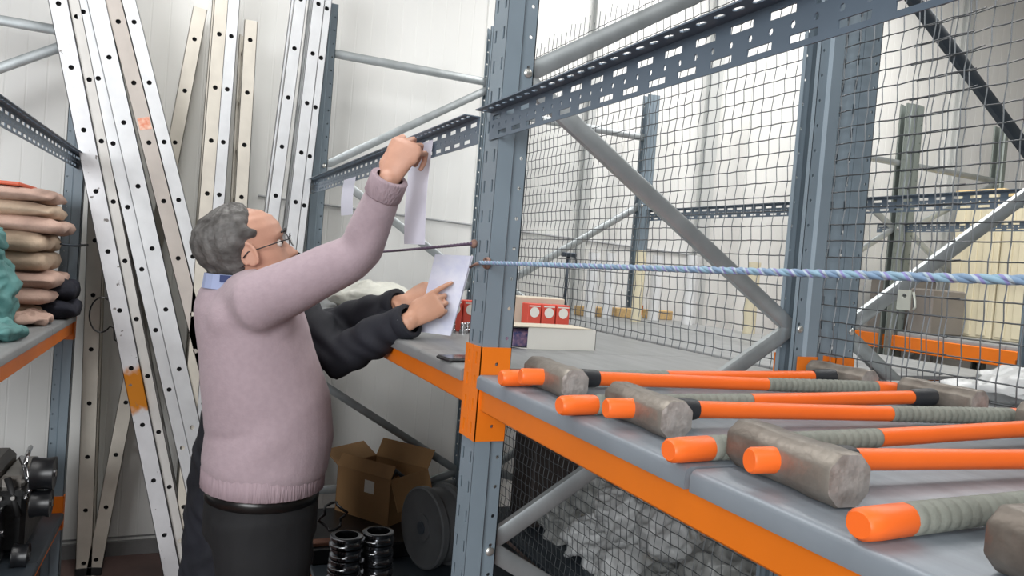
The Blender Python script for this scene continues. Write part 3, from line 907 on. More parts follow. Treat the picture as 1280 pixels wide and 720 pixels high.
# ------------------------------------------------------------------ sacks on the low level behind the lower mesh
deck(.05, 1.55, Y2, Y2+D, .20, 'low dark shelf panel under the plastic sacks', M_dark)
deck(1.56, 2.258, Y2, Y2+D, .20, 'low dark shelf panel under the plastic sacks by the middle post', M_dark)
rs = random.Random(5)
spots = [(.55,1.30,.20),(.85,1.28,.20),(1.15,1.26,.20),(1.45,1.27,.20),(1.75,1.28,.20),(2.05,1.30,.20),
         (.75,1.32,.42),(1.05,1.30,.40),(1.35,1.31,.42),(1.68,1.33,.40),(2.0,1.35,.42),(1.2,1.36,.62),(1.52,1.38,.62),(1.85,1.40,.62),(1.68,1.45,.80)]
for i, (x, y, z) in enumerate(spots):
    w_ = ('bottom row', 'second lowest row', 'third row', 'topmost layer')[0 if z < .3 else 1 if z < .5 else 2 if z < .7 else 3]
    near = 'front' if y < 1.5 else 'back'
    o = lump((0, 0, 0), (.150+rs.uniform(-.012,.012), .15+rs.uniform(-.012,.012), .124), 40+i, .22, 30, 18).build('plastic_sack', M_plasw if i % 3 else M_plasg, smooth=True); crumple(o, .035, 8, i*1.7)
    o.location = (x, y, z); o.rotation_euler = (0, 0, rs.uniform(0, 6))
    tag(o, '%s from the left in the %s of plastic sacks behind the lower mesh' % (('first', 'second', 'third', 'fourth', 'fifth', 'sixth')[sum(1 for q in spots[:i] if q[2] == z or abs(q[2]-z) < .05)], w_), 'sack', 'plastic sacks behind the lower mesh')
tag(MB().rbox((.15, 1.15, .20), (.40, 1.55, .98), .01).build('dark_cabinet', mat('dark_brown_cabinet', (58, 52, 50), .6)), 'tall dark box behind the lower mesh beside the middle post', 'box')

# ------------------------------------------------------------------ low level of the left bay
LZ = .20
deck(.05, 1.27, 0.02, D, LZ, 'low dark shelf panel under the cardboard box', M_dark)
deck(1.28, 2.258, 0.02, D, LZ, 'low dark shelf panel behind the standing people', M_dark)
load_beam(HW, L-HW, 0, LZ-.012, 'low orange rack beam hidden behind the legs', ch=(.10, .27))
# open cardboard box
e = empty('cardboard_box', (.42, .40, LZ+.07), (0, 0, math.radians(34)), label='open brown cardboard box with a white label under the shelf', cat='box')
W, Dp, H, t = .34, .28, .22, .004
s = MB(); s.box((-W, 0, 0), (0, Dp, t)); s.box((-t, 0, t), (0, Dp, H)); s.box((-W, 0, t), (-W+t, Dp, H)); s.box((-W, 0, t), (0, t, H)); s.box((-W, Dp-t, t), (0, Dp, H)); s.build('carton_body', M_card, e)
def flap(p, q, out, name='flap'):
    p, q, out = Vector(p), Vector(q), Vector(out); n = (q-p).cross(out).normalized()*.004
    MB().rings([[p, p+n, q+n, q], [p+out*.96, p+out*.96+n, q+out*.96+n, q+out*.96]]).build(name, M_card, e)
flap((0, 0, H), (0, Dp, H), (.05, .01, -.15)); flap((-W, 0, H), (-W, Dp, H), (-.10, 0, .06)); flap((-W, Dp, H), (0, Dp, H), (0, .05, .09)); flap((-W, 0, H), (0, 0, H), (0, .03, .06))
MB().box((-.16, -.0006, .13), (-.10, 0, .19)).build('white_label', M_white, e)
for i in range(5):
    MB().tube([(-.24+.045*i, .06+.02*(i % 2), H-.03), (-.23+.045*i, .09, H+.018), (-.21+.045*i, .13, H-.02)], .011, 8).build('metal_part', M_chrome if i % 2 else M_dark, e, smooth=True)
tag(MB().rbox((.10, .02, LZ), (.62, .72, LZ+.07), .006).build('dark_crate', M_black), 'flat dark crate under the cardboard box', 'crate')
# coil of black cable in front of the box
pts = [Vector((.60+.02*math.sin(3*a), .10+.05*math.cos(a)+.01*math.sin(5*a), LZ+.20+.055*math.sin(a))) for a in [i*.35 for i in range(60)]]
tag(MB().tube(pts, .006, 6).build('cable_coil', M_black, smooth=True), 'coil of black cable in front of the cardboard box', 'cable')
tag(MB().rbox((.55, -.01, LZ+.07), (.60, .30, LZ+.09), .004).build('brown_bar', mat('rusty_bar', (96, 62, 48), .7, var=.2)), 'rusty brown bar lying before the cardboard box', 'bar')
# two stacks of shiny steel rings
def ring_obj(x, y, z, label, grp):
    o = MB().lathe([(.060, 0), (.066, .003), (.067, .012), (.060, .016), (.058, .026), (.064, .030), (.065, .040), (.060, .043), (.046, .043), (.044, .03), (.044, .008), (.048, 0)], 28, cap=False).build('steel_ring', mat('dark_chrome', (120, 122, 126), .18, .95), auto=50)
    o.location = (x, y, z); tag(o, label, 'ring', grp); return o
names = ('bottom', 'second', 'third', 'top')
ro = None
for j, (x, y, t) in enumerate(((.88, .10, 'left'), (.86, .232, 'right'))):
    for k in range(5):
        lb = '%s shiny steel ring of the %s stack under the shelf' % (('lowest', 'second lowest', 'middle', 'second highest', 'topmost')[k], t)
        ring_obj(x+rs.uniform(-.004, .004), y+rs.uniform(-.004, .004), LZ + .001 + .0445*k, lb, 'stacked steel rings')
# dark drum lying on its side by the post
e = empty('drum', (.75, .45, LZ+.178), (0, math.radians(90), math.radians(104)), label='dark grey drum lying on its side beside the blue post', cat='drum')
MB().lathe([(.02, .0), (.06, .0), (.06, .006), (.150, .006), (.165, .0), (.174, .004), (.174, .03), (.160, .036), (.160, .11), (.174, .116), (.174, .142), (.165, .146), (.02, .146)], 40).build('drum_body', mat('drum_grey', (84, 86, 88), .5, .3, var=.12), e, auto=35)
MB().lathe([(.018, -.004), (.028, -.004), (.028, .0), (.018, .008)], 16).build('hub', M_dark, e, auto=35)

# ------------------------------------------------------------------ goods on the left rack
M_c1 = mat('folded_cloth_cream', (194, 172, 150), .9, var=.10, vscale=10, bump=.3, bscale=60)
M_c2 = mat('folded_cloth_pink', (190, 160, 146), .9, var=.10, vscale=10, bump=.3, bscale=60)
M_teal = mat('teal_bag', (86, 134, 132), .6, var=.18, vscale=10, bump=.5, bscale=25)
M_navy = mat('navy_cloth', (32, 34, 46), .85, var=.25, vscale=14, bump=.4, bscale=40)
def folded(c, half, seed):
    """soft folded cloth: rounded slab, wavy"""
    rnd = random.Random(seed); s = MB(); q = []
    f1, f2 = rnd.uniform(0, 6), rnd.uniform(0, 6)
    n = 16
    for i in range(11):
        t = -1 + 2*i/10
        k = math.sqrt(max(.06, 1 - abs(t)**8))
        rg = []
        for j in range(n):
            a = 2*math.pi*j/n
            cx = math.copysign(abs(math.cos(a))**.75, math.cos(a)); cz = math.copysign(abs(math.sin(a))**.55, math.sin(a))
            wob = .006*math.sin(4*t+f1+2*a) + .004*math.sin(7*t+f2)
            rg.append((c[0] + t*half[0], c[1] + cx*half[1]*(.9+.1*k), c[2] + cz*half[2]*k + wob))
        q.append(rg)
    return s.rings(q)
zc = 1.176
stack = [(.036, M_c1), (.030, M_c2), (.036, M_c2), (.040, M_c1), (.038, M_c1), (.030, M_c2), (.033, M_c1), (.028, M_c2)]
ords = ('lowest', 'second lowest', 'third lowest', 'fourth lowest', 'fourth from the top', 'third from the top', 'second from the top', 'topmost')
for i, (h, m) in enumerate(stack):
    o = folded((0, 0, 0), (.20, .15+.012*((i*7) % 3), h), 60+i).build('folded_cloth', m, smooth=True)
    o.location = (.30+.012*((i*5) % 3), -1.165+.012*((i*3) % 4)-.012*(i < 2), zc + h*.93); zc += h*1.86
    tag(o, '%s folded cream cloth in the pile on the left shelf' % ords[i], 'cloth', 'folded cloths on the left shelf')
tag(MB().rbox((.18, -1.30, zc+.002), (.50, -1.10, zc+.016), .004).build('orange_tray', mat('orange_tray', (206, 96, 66), .5)), 'flat orange tray on top of the cloth pile', 'tray')
tag(crumple(lump((.74, -1.15, 1.176), (.15, .105, .165), 77, .22, 28, 18).build('teal_bag', M_teal, smooth=True), .030, 9, 3, 1.174), 'crumpled teal bag at the left edge before the folded cloths', 'bag')
tag(crumple(lump((.98, -1.09, 1.176), (.16, .12, .034), 79, .2, 28, 14).build('teal_cloth', M_teal, smooth=True), .024, 10, 5, 1.174), 'loose teal cloth lying on the shelf edge below the teal bag', 'cloth')
tag(crumple(lump((.66, -1.20, 1.475), (.10, .10, .07), 81, .16, 28, 14, flat=False).build('teal_bag', M_teal, smooth=True), .020, 11, 8), 'small rolled teal bag on top of the crumpled one', 'bag')
tag(crumple(lump((.52, -1.06, 1.176), (.13, .09, .03), 83, .2, 28, 14).build('pink_cloth', M_c2, smooth=True), .018, 11, 6, 1.174), 'loose pinkish cloth on the shelf edge between teal and navy bundles', 'cloth')
e = empty('navy_bundle', (.20, -1.015, 1.172), label='dark navy clothes bundle on the shelf next to the ladders', cat='bundle')
folded((0, 0, .040), (.14, .088, .040), 91).build('lower_fold', M_navy, e, smooth=True); folded((-.01, -.005, .115), (.13, .082, .042), 92).build('upper_fold', M_navy, e, smooth=True)
MB().tube([(.10, -.05, .10), (.13, 0, .07), (.12, .05, .03)], .012, 8).build('sleeve_end', M_navy, e, smooth=True)
tag(MB().tube([(.30, -1.0, 1.475), (.16, -.96, 1.47), (.02, -.93, 1.475)], .005, 6).build('tie_cord', M_dark, smooth=True), 'thin dark cord stretched from the cloth pile to the left post', 'cord')

# engine on the low left shelf
e = empty('engine', (.42, -1.125, .30), label='black engine with belt pulleys on the low left shelf', cat='engine')
M_eng = mat('engine_black', (40, 41, 42), .4, .5, var=.3, vscale=20, bump=.2, bscale=40)
MB().rbox((-.22, -.22, .03), (.16, .12, .26), .015).build('block', M_eng, e)
MB().rbox((-.20, -.16, .26), (.12, .02, .34), .025).build('valve_cover', mat('valve_cover', (92, 88, 84), .4, .5, var=.2), e)
MB().rbox((-.20, .02, .25), (.10, .10, .30), .01).build('manifold', mat('manifold_alu', (150, 146, 140), .35, .8, var=.2), e)
def pulley(c, r, w_, ax):
    Mx = Matrix.Translation(c) @ (Matrix.Rotation(math.pi/2, 4, 'Y') if ax == 'x' else Matrix.Rotation(-math.pi/2, 4, 'X'))
    p = MB().lathe([(r*.3, -w_/2), (r*.8, -w_/2+.006), (r, -w_/2), (r, -w_/2+.006), (r*.93, -w_*.2), (r*.93, w_*.2), (r, w_/2-.006), (r, w_/2), (r*.8, w_/2-.006), (r*.3, w_/2)], 28, Mx).build('pulley', M_black, e, auto=40)
    MB().lathe([(.014, -w_/2-.004), (.014, w_/2+.004)], 12, Mx).build('hub', M_chrome, p)
pulley((.12, .165, .315), .062, .075, 'y'); pulley((.13, .165, .205), .052, .065, 'y'); pulley((.20, .03, .12), .10, .06, 'y'); pulley((.19, .12, .03), .045, .05, 'y')
pulley((.10, .06, .10), .06, .08, 'y')
for i, (a, b_, r) in enumerate((((-.05, .06, .33), (.14, .12, .30), .011), ((-.02, .10, .27), (.16, .13, .26), .008), ((.05, .10, .24), (.17, .12, .235), .007), ((-.10, .08, .36), (.10, .10, .345), .009), ((.12, .05, .30), (.17, .10, .17), .012))):
    MB().tube([a, tuple((p+q)/2 + (.012 if k == 2 else 0) for k, (p, q) in enumerate(zip(a, b_))), b_], r, 8).build('pipe', M_chrome if i < 4 else M_rubber, e, smooth=True)
for i in range(6):
    MB().cyl((.165, -.12+.04*i, .24), (.175, -.12+.04*i, .24), .008, 6).build('bolt', M_bolt, e)

# ------------------------------------------------------------------ far rack goods
for i, (x0, x1, z1, t) in enumerate(((.16, .50, 1.02, 'tall cream crate right behind the far post'), (.51, .86, .98, 'tall cream crate second from the far post'), (.87, 1.22, .92, 'tall cream crate third from the far post'), (1.23, 1.58, .92, 'tall cream crate at the right edge of the far rack'))):
    e = empty('cream_crate', (x0, Y3+.45, 1.29), label=t, cat='crate', group='cream crates on the far rack')
    MB().rbox((0, 0, 0), (x1-x0, .45, z1), .008).build('crate_body', mat('cream_crate', (212, 203, 176), .7, var=.05, vscale=4), e)
    for k in range(3): MB().rbox((.02+k*.11, -.010, .02), (.085+k*.11, 0, z1-.03), .003).build('batten', _mats['cream_crate'], e)
    MB().rbox((-.004, -.012, z1-.03), (x1-x0+.004, .456, z1+.006), .006).build('lid', mat('crate_lid_tan', (206, 180, 130), .7, var=.05), e)
e = empty('grey_crate', (-.20, Y3+.10, 1.29), label='grey brown crate on the far rack behind the latch plate', cat='crate')
MB().rbox((0, 0, 0), (.24, .40, .37), .01).build('crate_body', mat('grey_brown_crate', (128, 122, 116), .6, var=.06), e)
MB().rbox((-.01, -.01, .37), (.25, .41, .385), .004).build('lid', M_white, e)
tag(MB().rbox((.16, Y3+.06, 1.29), (.34, Y3+.40, 1.60), .01).build('grey_crate', _mats['grey_brown_crate']), 'small grey brown crate on the far rack before the cream crates', 'crate')

# the left rack stands very slightly askew to the other rows
_c = Vector((0, -.96, 0)); _R = Matrix.Translation(_c) @ Matrix.Rotation(-.045, 4, 'Z') @ Matrix.Translation(-_c)
for o in SC.collection.objects:
    if o.parent is None and o.get('label') and any(k in o['label'] for k in ('left shelf panel', 'low left shelf', 'below the teal bag', 'low orange rack beam beside', 'teal', 'cloth in the pile', 'orange tray', 'pinkish cloth', 'black engine', 'at upper left', 'tie_cord')):
        o.matrix_basis = _R @ o.matrix_basis
# ------------------------------------------------------------------ people
M_skin = mat('skin', (198, 150, 128), .5, var=.07, vscale=14, bump=.06, bscale=90)
M_skin2 = mat('skin_second', (200, 150, 124), .5, var=.06, vscale=14)
M_hairg = mat('hair_grey', (70, 67, 65), .55, col2=(106, 104, 102), vscale=55, stretch=(1, .35, .5), bump=.3, bscale=140)
M_hairb = mat('hair_black', (26, 24, 24), .5, var=.3, vscale=60)
M_swe  = mat('sweater_pink_knit', (172, 154, 161), .95, var=.035, vscale=60, bump=.12, bscale=160, sheen=.15, spec=.2)
M_rib  = mat('sweater_rib', (168, 149, 156), .95, var=.05, vscale=90, stretch=(1, 1, .08), bump=.5, bscale=170, spec=.2)
M_trou = mat('trousers_black', (19, 20, 23), .8, var=.15, vscale=12, bump=.15, bscale=20)
M_coat = mat('coat_navy', (24, 26, 35), .8, var=.18, vscale=7, bump=.35, bscale=12)
M_coatk= mat('coat_black', (20, 20, 22), .85, var=.2, vscale=7, bump=.2, bscale=12)
M_belt = mat('belt_leather', (20, 19, 19), .3)
M_eye  = mat('eye_white', (228, 224, 218), .2)
M_iris = mat('iris_dark', (40, 28, 22), .15)
M_lens = mat('lens_glass', (235, 240, 240), .05, alpha=.18)

# head profile: z above chin, front y, back y, half width (ear axis at y = 0)
HP = [(-.004, .066, .020, .020), (.006, .082, .004, .034), (.022, .091, -.018, .046), (.045, .092, -.042, .056), (.070, .091, -.064, .064), (.098, .089, -.084, .070),
      (.122, .087, -.096, .073), (.146, .094, -.102, .075), (.168, .093, -.102, .075), (.190, .083, -.094, .070), (.210, .064, -.076, .059), (.226, .034, -.046, .040), (.236, -.002, -.010, .012)]
def head_rings(n=44, inflate=None, steps=46, ys=1.10):
    zs = [HP[0][0] + (HP[-1][0]-HP[0][0])*i/(steps-1) for i in range(steps)]
    q = []
    for z in zs:
        for i in range(len(HP)-1):
            if HP[i][0] <= z <= HP[i+1][0] + 1e-9: break
        t = (z-HP[i][0])/(HP[i+1][0]-HP[i][0]); t = max(0, min(1, t)); t2 = t*t*(3-2*t) if 0 < i < len(HP)-2 else t
        f, bk, w_ = [HP[i][k] + (HP[i+1][k]-HP[i][k])*t2 for k in (1, 2, 3)]
        rg = []
        for k in range(n):
            a = 2*math.pi*k/n
            ca, sa = math.cos(a), math.sin(a)
            x = w_*math.copysign(abs(sa)**.92, sa); y = (f+bk)/2 + (f-bk)/2*math.copysign(abs(ca)**.92, ca)
            if ca > 0:
                nz = max(0, min(1, (z-.066)/.012))*max(0, min(1, (.132-z)/.050))
                y += .030*nz*math.exp(-(x/.0125)**2)*(1 if z > .066 else 0)
                y -= .011*math.exp(-((abs(x)-.031)/.014)**2 - ((z-.119)/.011)**2)
                y += .006*math.exp(-(x/.024)**2 - ((z-.049)/.006)**2) + .005*math.exp(-(x/.022)**2 - ((z-.038)/.006)**2) - .004*math.exp(-(x/.024)**2 - ((z-.0435)/.003)**2)
                y += .005*math.exp(-((abs(x)-.03)/.02)**2 - ((z-.140)/.008)**2)
            p = Vector((x, y*ys, z))
            if inflate:
                d = inflate(x, y, z, a)
                c = Vector((0, 0, .12)); u = (p - c).normalized()
                p = p + u*d
            rg.append(p)
        q.append(rg)
    return q
def head_into(mb, Mh, ear_in=True):
    mb.rings([[Mh @ p for p in rg] for rg in head_rings()])
    for sg in (-1, 1):       # ears: flattened shells with a raised rim
        Me = Mh @ Matrix.Translation((sg*.074, -.004, .112)) @ Matrix.Rotation(sg*math.radians(-22), 4, 'Z') @ Matrix.Rotation(math.radians(10), 4, 'X')
        mb.ell((0, 0, 0), (.009, .018, .031), 14, 10, None) if False else mb.rings([[Me @ Vector(((.004*math.cos(t)), .019*math.cos(a)*r_, .033*math.sin(a)*r_ + .0)) for a in [2*math.pi*k/16 for k in range(16)]] for r_, t in ((.15, 0), (.9, 0), (1.0, 1.57), (.9, 3.14), (.15, 3.14))])
        pts = [Me @ Vector((sg*.004, .019*math.cos(a), .033*math.sin(a))) for a in [math.radians(v) for v in range(-60, 230, 20)]]
        mb.tube(pts, .0042, 8)

def hand_into(mb, wrist, fdir, back, curls, side=1, thumb=None, spread=.0, size=1.0, extra=None):
    """fdir: towards the fingers, back: out of the back of the hand, side=1 right hand (thumb towards +x local)"""
    f = Vector(fdir).normalized(); z = Vector(back); z = (z - f*z.dot(f)).normalized(); x = z.cross(f)*side
    o = Vector(wrist)
    P = lambda a, b_, c: o + (x*a + f*b_ + z*c)*size
    mb.tube([P(0, -.03, 0), P(0, .0, 0), P(0, .03, .002), P(.0, .06, .003), P(0, .088, .002), P(0, .100, .0)],
            [(.019, .027), (.018, .027), (.018, .034), (.0165, .040), (.0145, .041), (.010, .036)], 14, side=z)
    mb.tube([P(.018, .010, -.006), P(.033, .035, -.010), P(.034, .060, -.008)], [.014, .016, .012], 10, dome=True)     # ball of the thumb
    bases = [(.0325, .088), (.0110, .094), (-.0105, .091), (-.0315, .083)]
    lens = [(.042, .026, .021), (.046, .030, .022), (.043, .028, .021), (.034, .021, .019)]
    tips = []
    for i in range(4):
        cu = curls[i]
        p = [Vector((bases[i][0], bases[i][1]-.022, .001)), Vector((bases[i][0], bases[i][1], .003))]
        ang = 0; sp = spread*(1.5-i)
        for k in range(3):
            ang += math.radians(cu[k])
            d = Vector((math.sin(sp), math.cos(ang)*math.cos(sp), -math.sin(ang)))
            p.append(p[-1] + d*lens[i][k])
        w_ = [P(*v) for v in p]
        rr = [.0090, .0092, .0085, .0078, .0066]
        if i == 3: rr = [v*.87 for v in rr]
        mb.tube(w_, [v*size for v in rr], 9, dome=True, side=x)
        tips.append(w_[-1])
    th = thumb or [(.040, .045, -.012), (.052, .075, -.020), (.046, .100, -.026)]
    mb.tube([P(.020, .014, -.006)] + [P(*v) for v in th], [.0125*size, .0125*size, .0105*size, .008*size][:len(th)+1], 9, dome=True)
    return tips

def person_root(loc, label):
    return empty('person', loc, label=label, cat='person')

# ---------------- the man in the pink sweater, facing the rack (+y)
man = person_root((1.60, -.33, FZ), 'grey haired man in a pink sweater and glasses reaching up to the slotted angle')
IM = Matrix.Translation((-1.60, .33, -FZ))
def finish(o):
    o.location = (-1.60, .33, -FZ); return o
Mh = Matrix.Translation((1.615, -.416, 1.508)) @ Matrix.Rotation(math.radians(3), 4, 'Z') @ Matrix.Rotation(math.radians(20), 4, 'X') @ Matrix.Scale(1.05, 4) @ Matrix.Translation((0, 0, -.112))
SH_R, EL_R, WR_R = (1.775, -.395, 1.385), (1.85, -.163, 1.530), (1.965, -.127, 1.720)
SH_L, EL_L, WR_L = (1.445, -.395, 1.380), (1.435, -.36, 1.10), (1.455, -.26, .92)
b = MB()
head_into(b, Mh)
b.tube([(1.61, -.455, 1.36), (1.612, -.455, 1.42), (1.615, -.450, 1.48)], [(.062, .066), (.056, .058), (.055, .058)], 16)
b.tube([(1.60, -.325, .82), (1.60, -.325, .95), (1.60, -.325, 1.08), (1.60, -.36, 1.22), (1.60, -.395, 1.34), (1.60, -.43, 1.40)],
       [(.11, .10), (.12, .11), (.14, .12), (.155, .12), (.14, .10), (.07, .065)], 20, side=(1, 0, 0), dome=True)
b.tube([(1.66, -.40, 1.37), SH_R, ((SH_R[0]+EL_R[0])/2, (SH_R[1]+EL_R[1])/2, (SH_R[2]+EL_R[2])/2), EL_R, ((EL_R[0]+WR_R[0])/2, (EL_R[1]+WR_R[1])/2, (EL_R[2]+WR_R[2])/2), WR_R], [.05, .052, .048, .040, .038, .027], 12, dome=True)
b.tube([(1.54, -.40, 1.37), SH_L, EL_L, WR_L], [.05, .052, .040, .027], 12, dome=True)
for sx in (-1, 1):
    b.tube([(1.60+sx*.065, -.325, .84), (1.60+sx*.090, -.315, .66), (1.60+sx*.10, -.31, .46), (1.60+sx*.10, -.33, .25), (1.60+sx*.10, -.345, .04)], [.070, .070, .058, .052, .038], 14, dome=True)
    b.tube([(1.60+sx*.10, -.37, -.01), (1.60+sx*.105, -.25, -.025), (1.60+sx*.11, -.16, -.035)], [.035, .036, .024], 10, dome=True)
hand_into(b, WR_R, (-.02, .42, .90), (.80, -.55, .28), [(52, 72, 40), (56, 76, 42), (60, 78, 44), (64, 80, 44)], side=1, thumb=[(.042, .040, -.024), (.044, .066, -.040), (.030, .086, -.052)], size=1.12, spread=.05)
hand_into(b, WR_L, (.1, .5, -.85), (-.9, .3, .1), [(20, 25, 15)]*4, side=-1)
body = finish(remeshed(b, 'body', M_skin, man, .0038, 2))

# sweater
b = MB()
b.tube([(1.60, -.326, .890), (1.60, -.326, .915), (1.60, -.317, 1.00), (1.60, -.328, 1.09), (1.60, -.356, 1.18), (1.60, -.378, 1.27), (1.60, -.405, 1.35), (1.605, -.438, 1.405), (1.61, -.448, 1.434)],
       [(.176, .163), (.186, .173), (.186, .177), (.184, .172), (.186, .163), (.188, .152), (.182, .142), (.138, .116), (.080, .084)], 28, side=(1, 0, 0))
mid = lambda p, q, t: tuple(a+(c-a)*t for a, c in zip(p, q))
b.tube([(1.60, -.40, 1.355), (1.70, -.40, 1.385), SH_R, mid(SH_R, EL_R, .35), mid(SH_R, EL_R, .7), mid(SH_R, EL_R, .93), (1.862, -.155, 1.548), mid(EL_R, WR_R, .3), mid(EL_R, WR_R, .6), mid(EL_R, WR_R, .92)],
       [.085, .088, .080, .072, .066, .060, .058, .055, .050, .043], 18)
b.ell((1.735, -.350, 1.335), (.055, .065, .070)); b.ell((1.740, -.38, 1.28), (.050, .07, .10))
b.tube([(1.60, -.40, 1.355), (1.50, -.40, 1.385), SH_L, mid(SH_L, EL_L, .5), EL_L, mid(EL_L, WR_L, .5), mid(EL_L, WR_L, .9)], [.085, .088, .074, .064, .056, .050, .042], 16)
b.ell((1.69, -.44, 1.335), (.085, .075, .075)); b.ell((1.51, -.44, 1.335), (.085, .075, .075))
def folds(p, n):
    x, y, z = p
    d = 0.0
    d += .0045*math.sin(48*(z*.75 - y*.55))*math.exp(-((z-1.00)/.08)**2 - ((y+.40)/.11)**2)
    d += .0040*math.sin(40*(z*.8 + y*.6)+1)*math.exp(-((z-1.27)/.10)**2 - ((y+.30)/.10)**2)
    d += .0050*math.sin(60*(z*.55 - y*.8))*math.exp(-((z-1.54)/.05)**2 - ((y+.16)/.06)**2)
    d += .0020*math.sin(19*z+11*y)*math.sin(9*x+13*y)
    d -= .0050*math.exp(-((z-(1.02+.25*(y+.45)))/.012)**2)*math.exp(-((y+.45)/.05)**2)
    return d
finish(remeshed(b, 'sweater', M_swe, man, .0085, 14, fold=folds))
def band(name, c, ax, r0, r1, h, m, n=36, ribs=0, par=None):
    s = MB(); q = []
    ax = Vector(ax).normalized(); sd = Vector((1, 0, 0)); u = (sd-ax*sd.dot(ax)).normalized(); v = ax.cross(u)
    for (k, t) in ((.96, 0), (1.0, .06), (1.0, .94), (.96, 1)):
        q.append([Vector(c)+ax*(h*t)+(u*(r0*math.cos(a))+v*(r1*math.sin(a)))*(k*(1+(.012 if (j % 2 and ribs) else 0))) for j, a in enumerate([2*math.pi*i/n for i in range(n)])])
    inn = [[p + (Vector(c)+ax*(h*t)-p).normalized()*.012 for p in rg] for rg, t in ((q[0], 0), (q[-1], 1))]
    s.rings([inn[0]] + q + [inn[1]], cap=False)
    return finish(s.build(name, m, par or man, smooth=True))
band('hem_band', (1.60, -.327, .858), (0, .0, 1), .1790, .1665, .060, M_rib, 80, 1)
cf = Vector(mid(EL_R, WR_R, .80)); band('cuff', cf, Vector(WR_R)-Vector(EL_R), .0475, .0475, .055, M_rib, 40, 1)
# shirt collar, light blue with a navy inside
cm = mat('collar_blue', (160, 172, 206), .7); cn = mat('collar_navy', (44, 58, 104), .7)
s = MB(); q = []
for k in range(15):
    a = math.radians(-150 + 300*k/14) - math.pi/2
    r_ = .071
    c = Vector((1.612 + r_*math.cos(a), -.446 + r_*1.05*math.sin(a), 1.409))
    up = Vector((.0, .006*math.sin(-a), .040)); outv = Vector((math.cos(a), math.sin(a), 0))
    q.append([c, c+outv*.004, c+up*1.0+outv*.006, c+up*1.0+outv*.002])
s.rings(q); finish(s.build('shirt_collar', cm, man, smooth=False))
s = MB(); q = []
for k in range(6):
    a = math.radians(-28 + 9*k)
    c = Vector((1.612 + .0775*math.cos(a), -.446 + .080*math.sin(a), 1.430)); outv = Vector((math.cos(a), math.sin(a), 0))
    q.append([c, c+outv*.003, c+Vector((0, 0, .018))+outv*.003, c+Vector((0, 0, .018))])
s.rings(q); finish(s.build('collar_lining', cn, man))
# belt and trousers
band('belt', (1.60, -.327, .826), (0, 0, 1), .1675, .1555, .036, M_belt, 48)
b = MB()
b.tube([(1.60, -.327, .72), (1.60, -.327, .80), (1.60, -.327, .872)], [(.172, .156), (.168, .156), (.164, .152)], 24, side=(1, 0, 0))
for sx in (-1, 1):
    b.tube([(1.60+sx*.078, -.33, .80), (1.60+sx*.09, -.322, .66), (1.60+sx*.10, -.315, .46), (1.60+sx*.10, -.33, .25), (1.60+sx*.10, -.335, .0)], [(.098, .140), (.096, .128), (.080, .095), (.072, .085), (.068, .08)], 18, side=(1, 0, 0), dome=False)
finish(remeshed(b, 'trousers', M_trou, man, .011, 4))
for sx in (-1, 1):
    s = MB(); s.tube([(1.60+sx*.10, -.40, -.025), (1.60+sx*.10, -.36, -.012), (1.60+sx*.103, -.27, -.008), (1.60+sx*.108, -.18, -.022), (1.60+sx*.11, -.12, -.032)], [(.03, .036), (.046, .042), (.048, .045), (.036, .045), (.022, .03)], 14, side=(0, 0, 1), dome=True)
    finish(s.build('shoe', M_black, man, smooth=True))
# hair: thick at the back and sides, receding at the temples
def hairfn(x, y, z, a):
    yy = y*1.10
    front = .036 + .10*max(0, (z-.165))*(-.2) - (.02 if z > .2 else 0)
    line = .030 if z > .15 else .012
    if z < .135: line = .022 if z > .088 else -.020
    line += .006*math.sin(90*z) + .004*math.sin(210*z+3*x*50)
    if z < .055: line = -.10
    k = max(0, min(1, (line - yy)/.020))
    low = max(0, min(1, (z - .022 + max(0, (-yy-.02))*.25)/.03))
    earc = math.exp(-((yy+.002)/.020)**2 - ((z-.108)/.026)**2) if abs(x) > .05 else 0
    k = k*low*(1-min(1, earc*1.6))
    return -.010 + k*(.023 + .0016*math.sin(17*a+30*z) + .0012*math.sin(41*a-15*z))
s = MB(); s.rings([[Mh @ p for p in rg] for rg in head_rings(110, hairfn, 90)]); finish(s.build('hair', M_hairg, man, smooth=True))
s = MB()      # moustache
s.tube([Mh @ Vector((x, (.103 - 5.5*x*x)*1.10, .0585 - abs(x)*.25)) for x in (-.030, -.018, -.006, .006, .018, .030)], [(.004, .005), (.007, .008), (.0085, .010), (.0085, .010), (.007, .008), (.004, .005)], 10, dome=True)
finish(s.build('moustache', M_hairb, man, smooth=True))
for sg in (-1, 1):
    s = MB(); s.tube([Mh @ Vector((sg*x, y*1.1, z)) for x, y, z in ((.012, .099, .143), (.028, .097, .149), (.046, .085, .146))], [(.004, .003), (.005, .004), (.003, .003)], 8, dome=True); finish(s.build('eyebrow', M_hairb, man, smooth=True))
    s = MB(); s.ell(Mh @ Vector((sg*.031, .0715*1.1, .119)), (.0125, .0125, .0125), 16, 10); ey = finish(s.build('eye', M_eye, man, smooth=True))
    s = MB(); s.ell(Mh @ Vector((sg*.031, .0820*1.1, .119)), (.006, .0035, .006), 12, 8); s.build('iris', M_iris, ey, smooth=True)
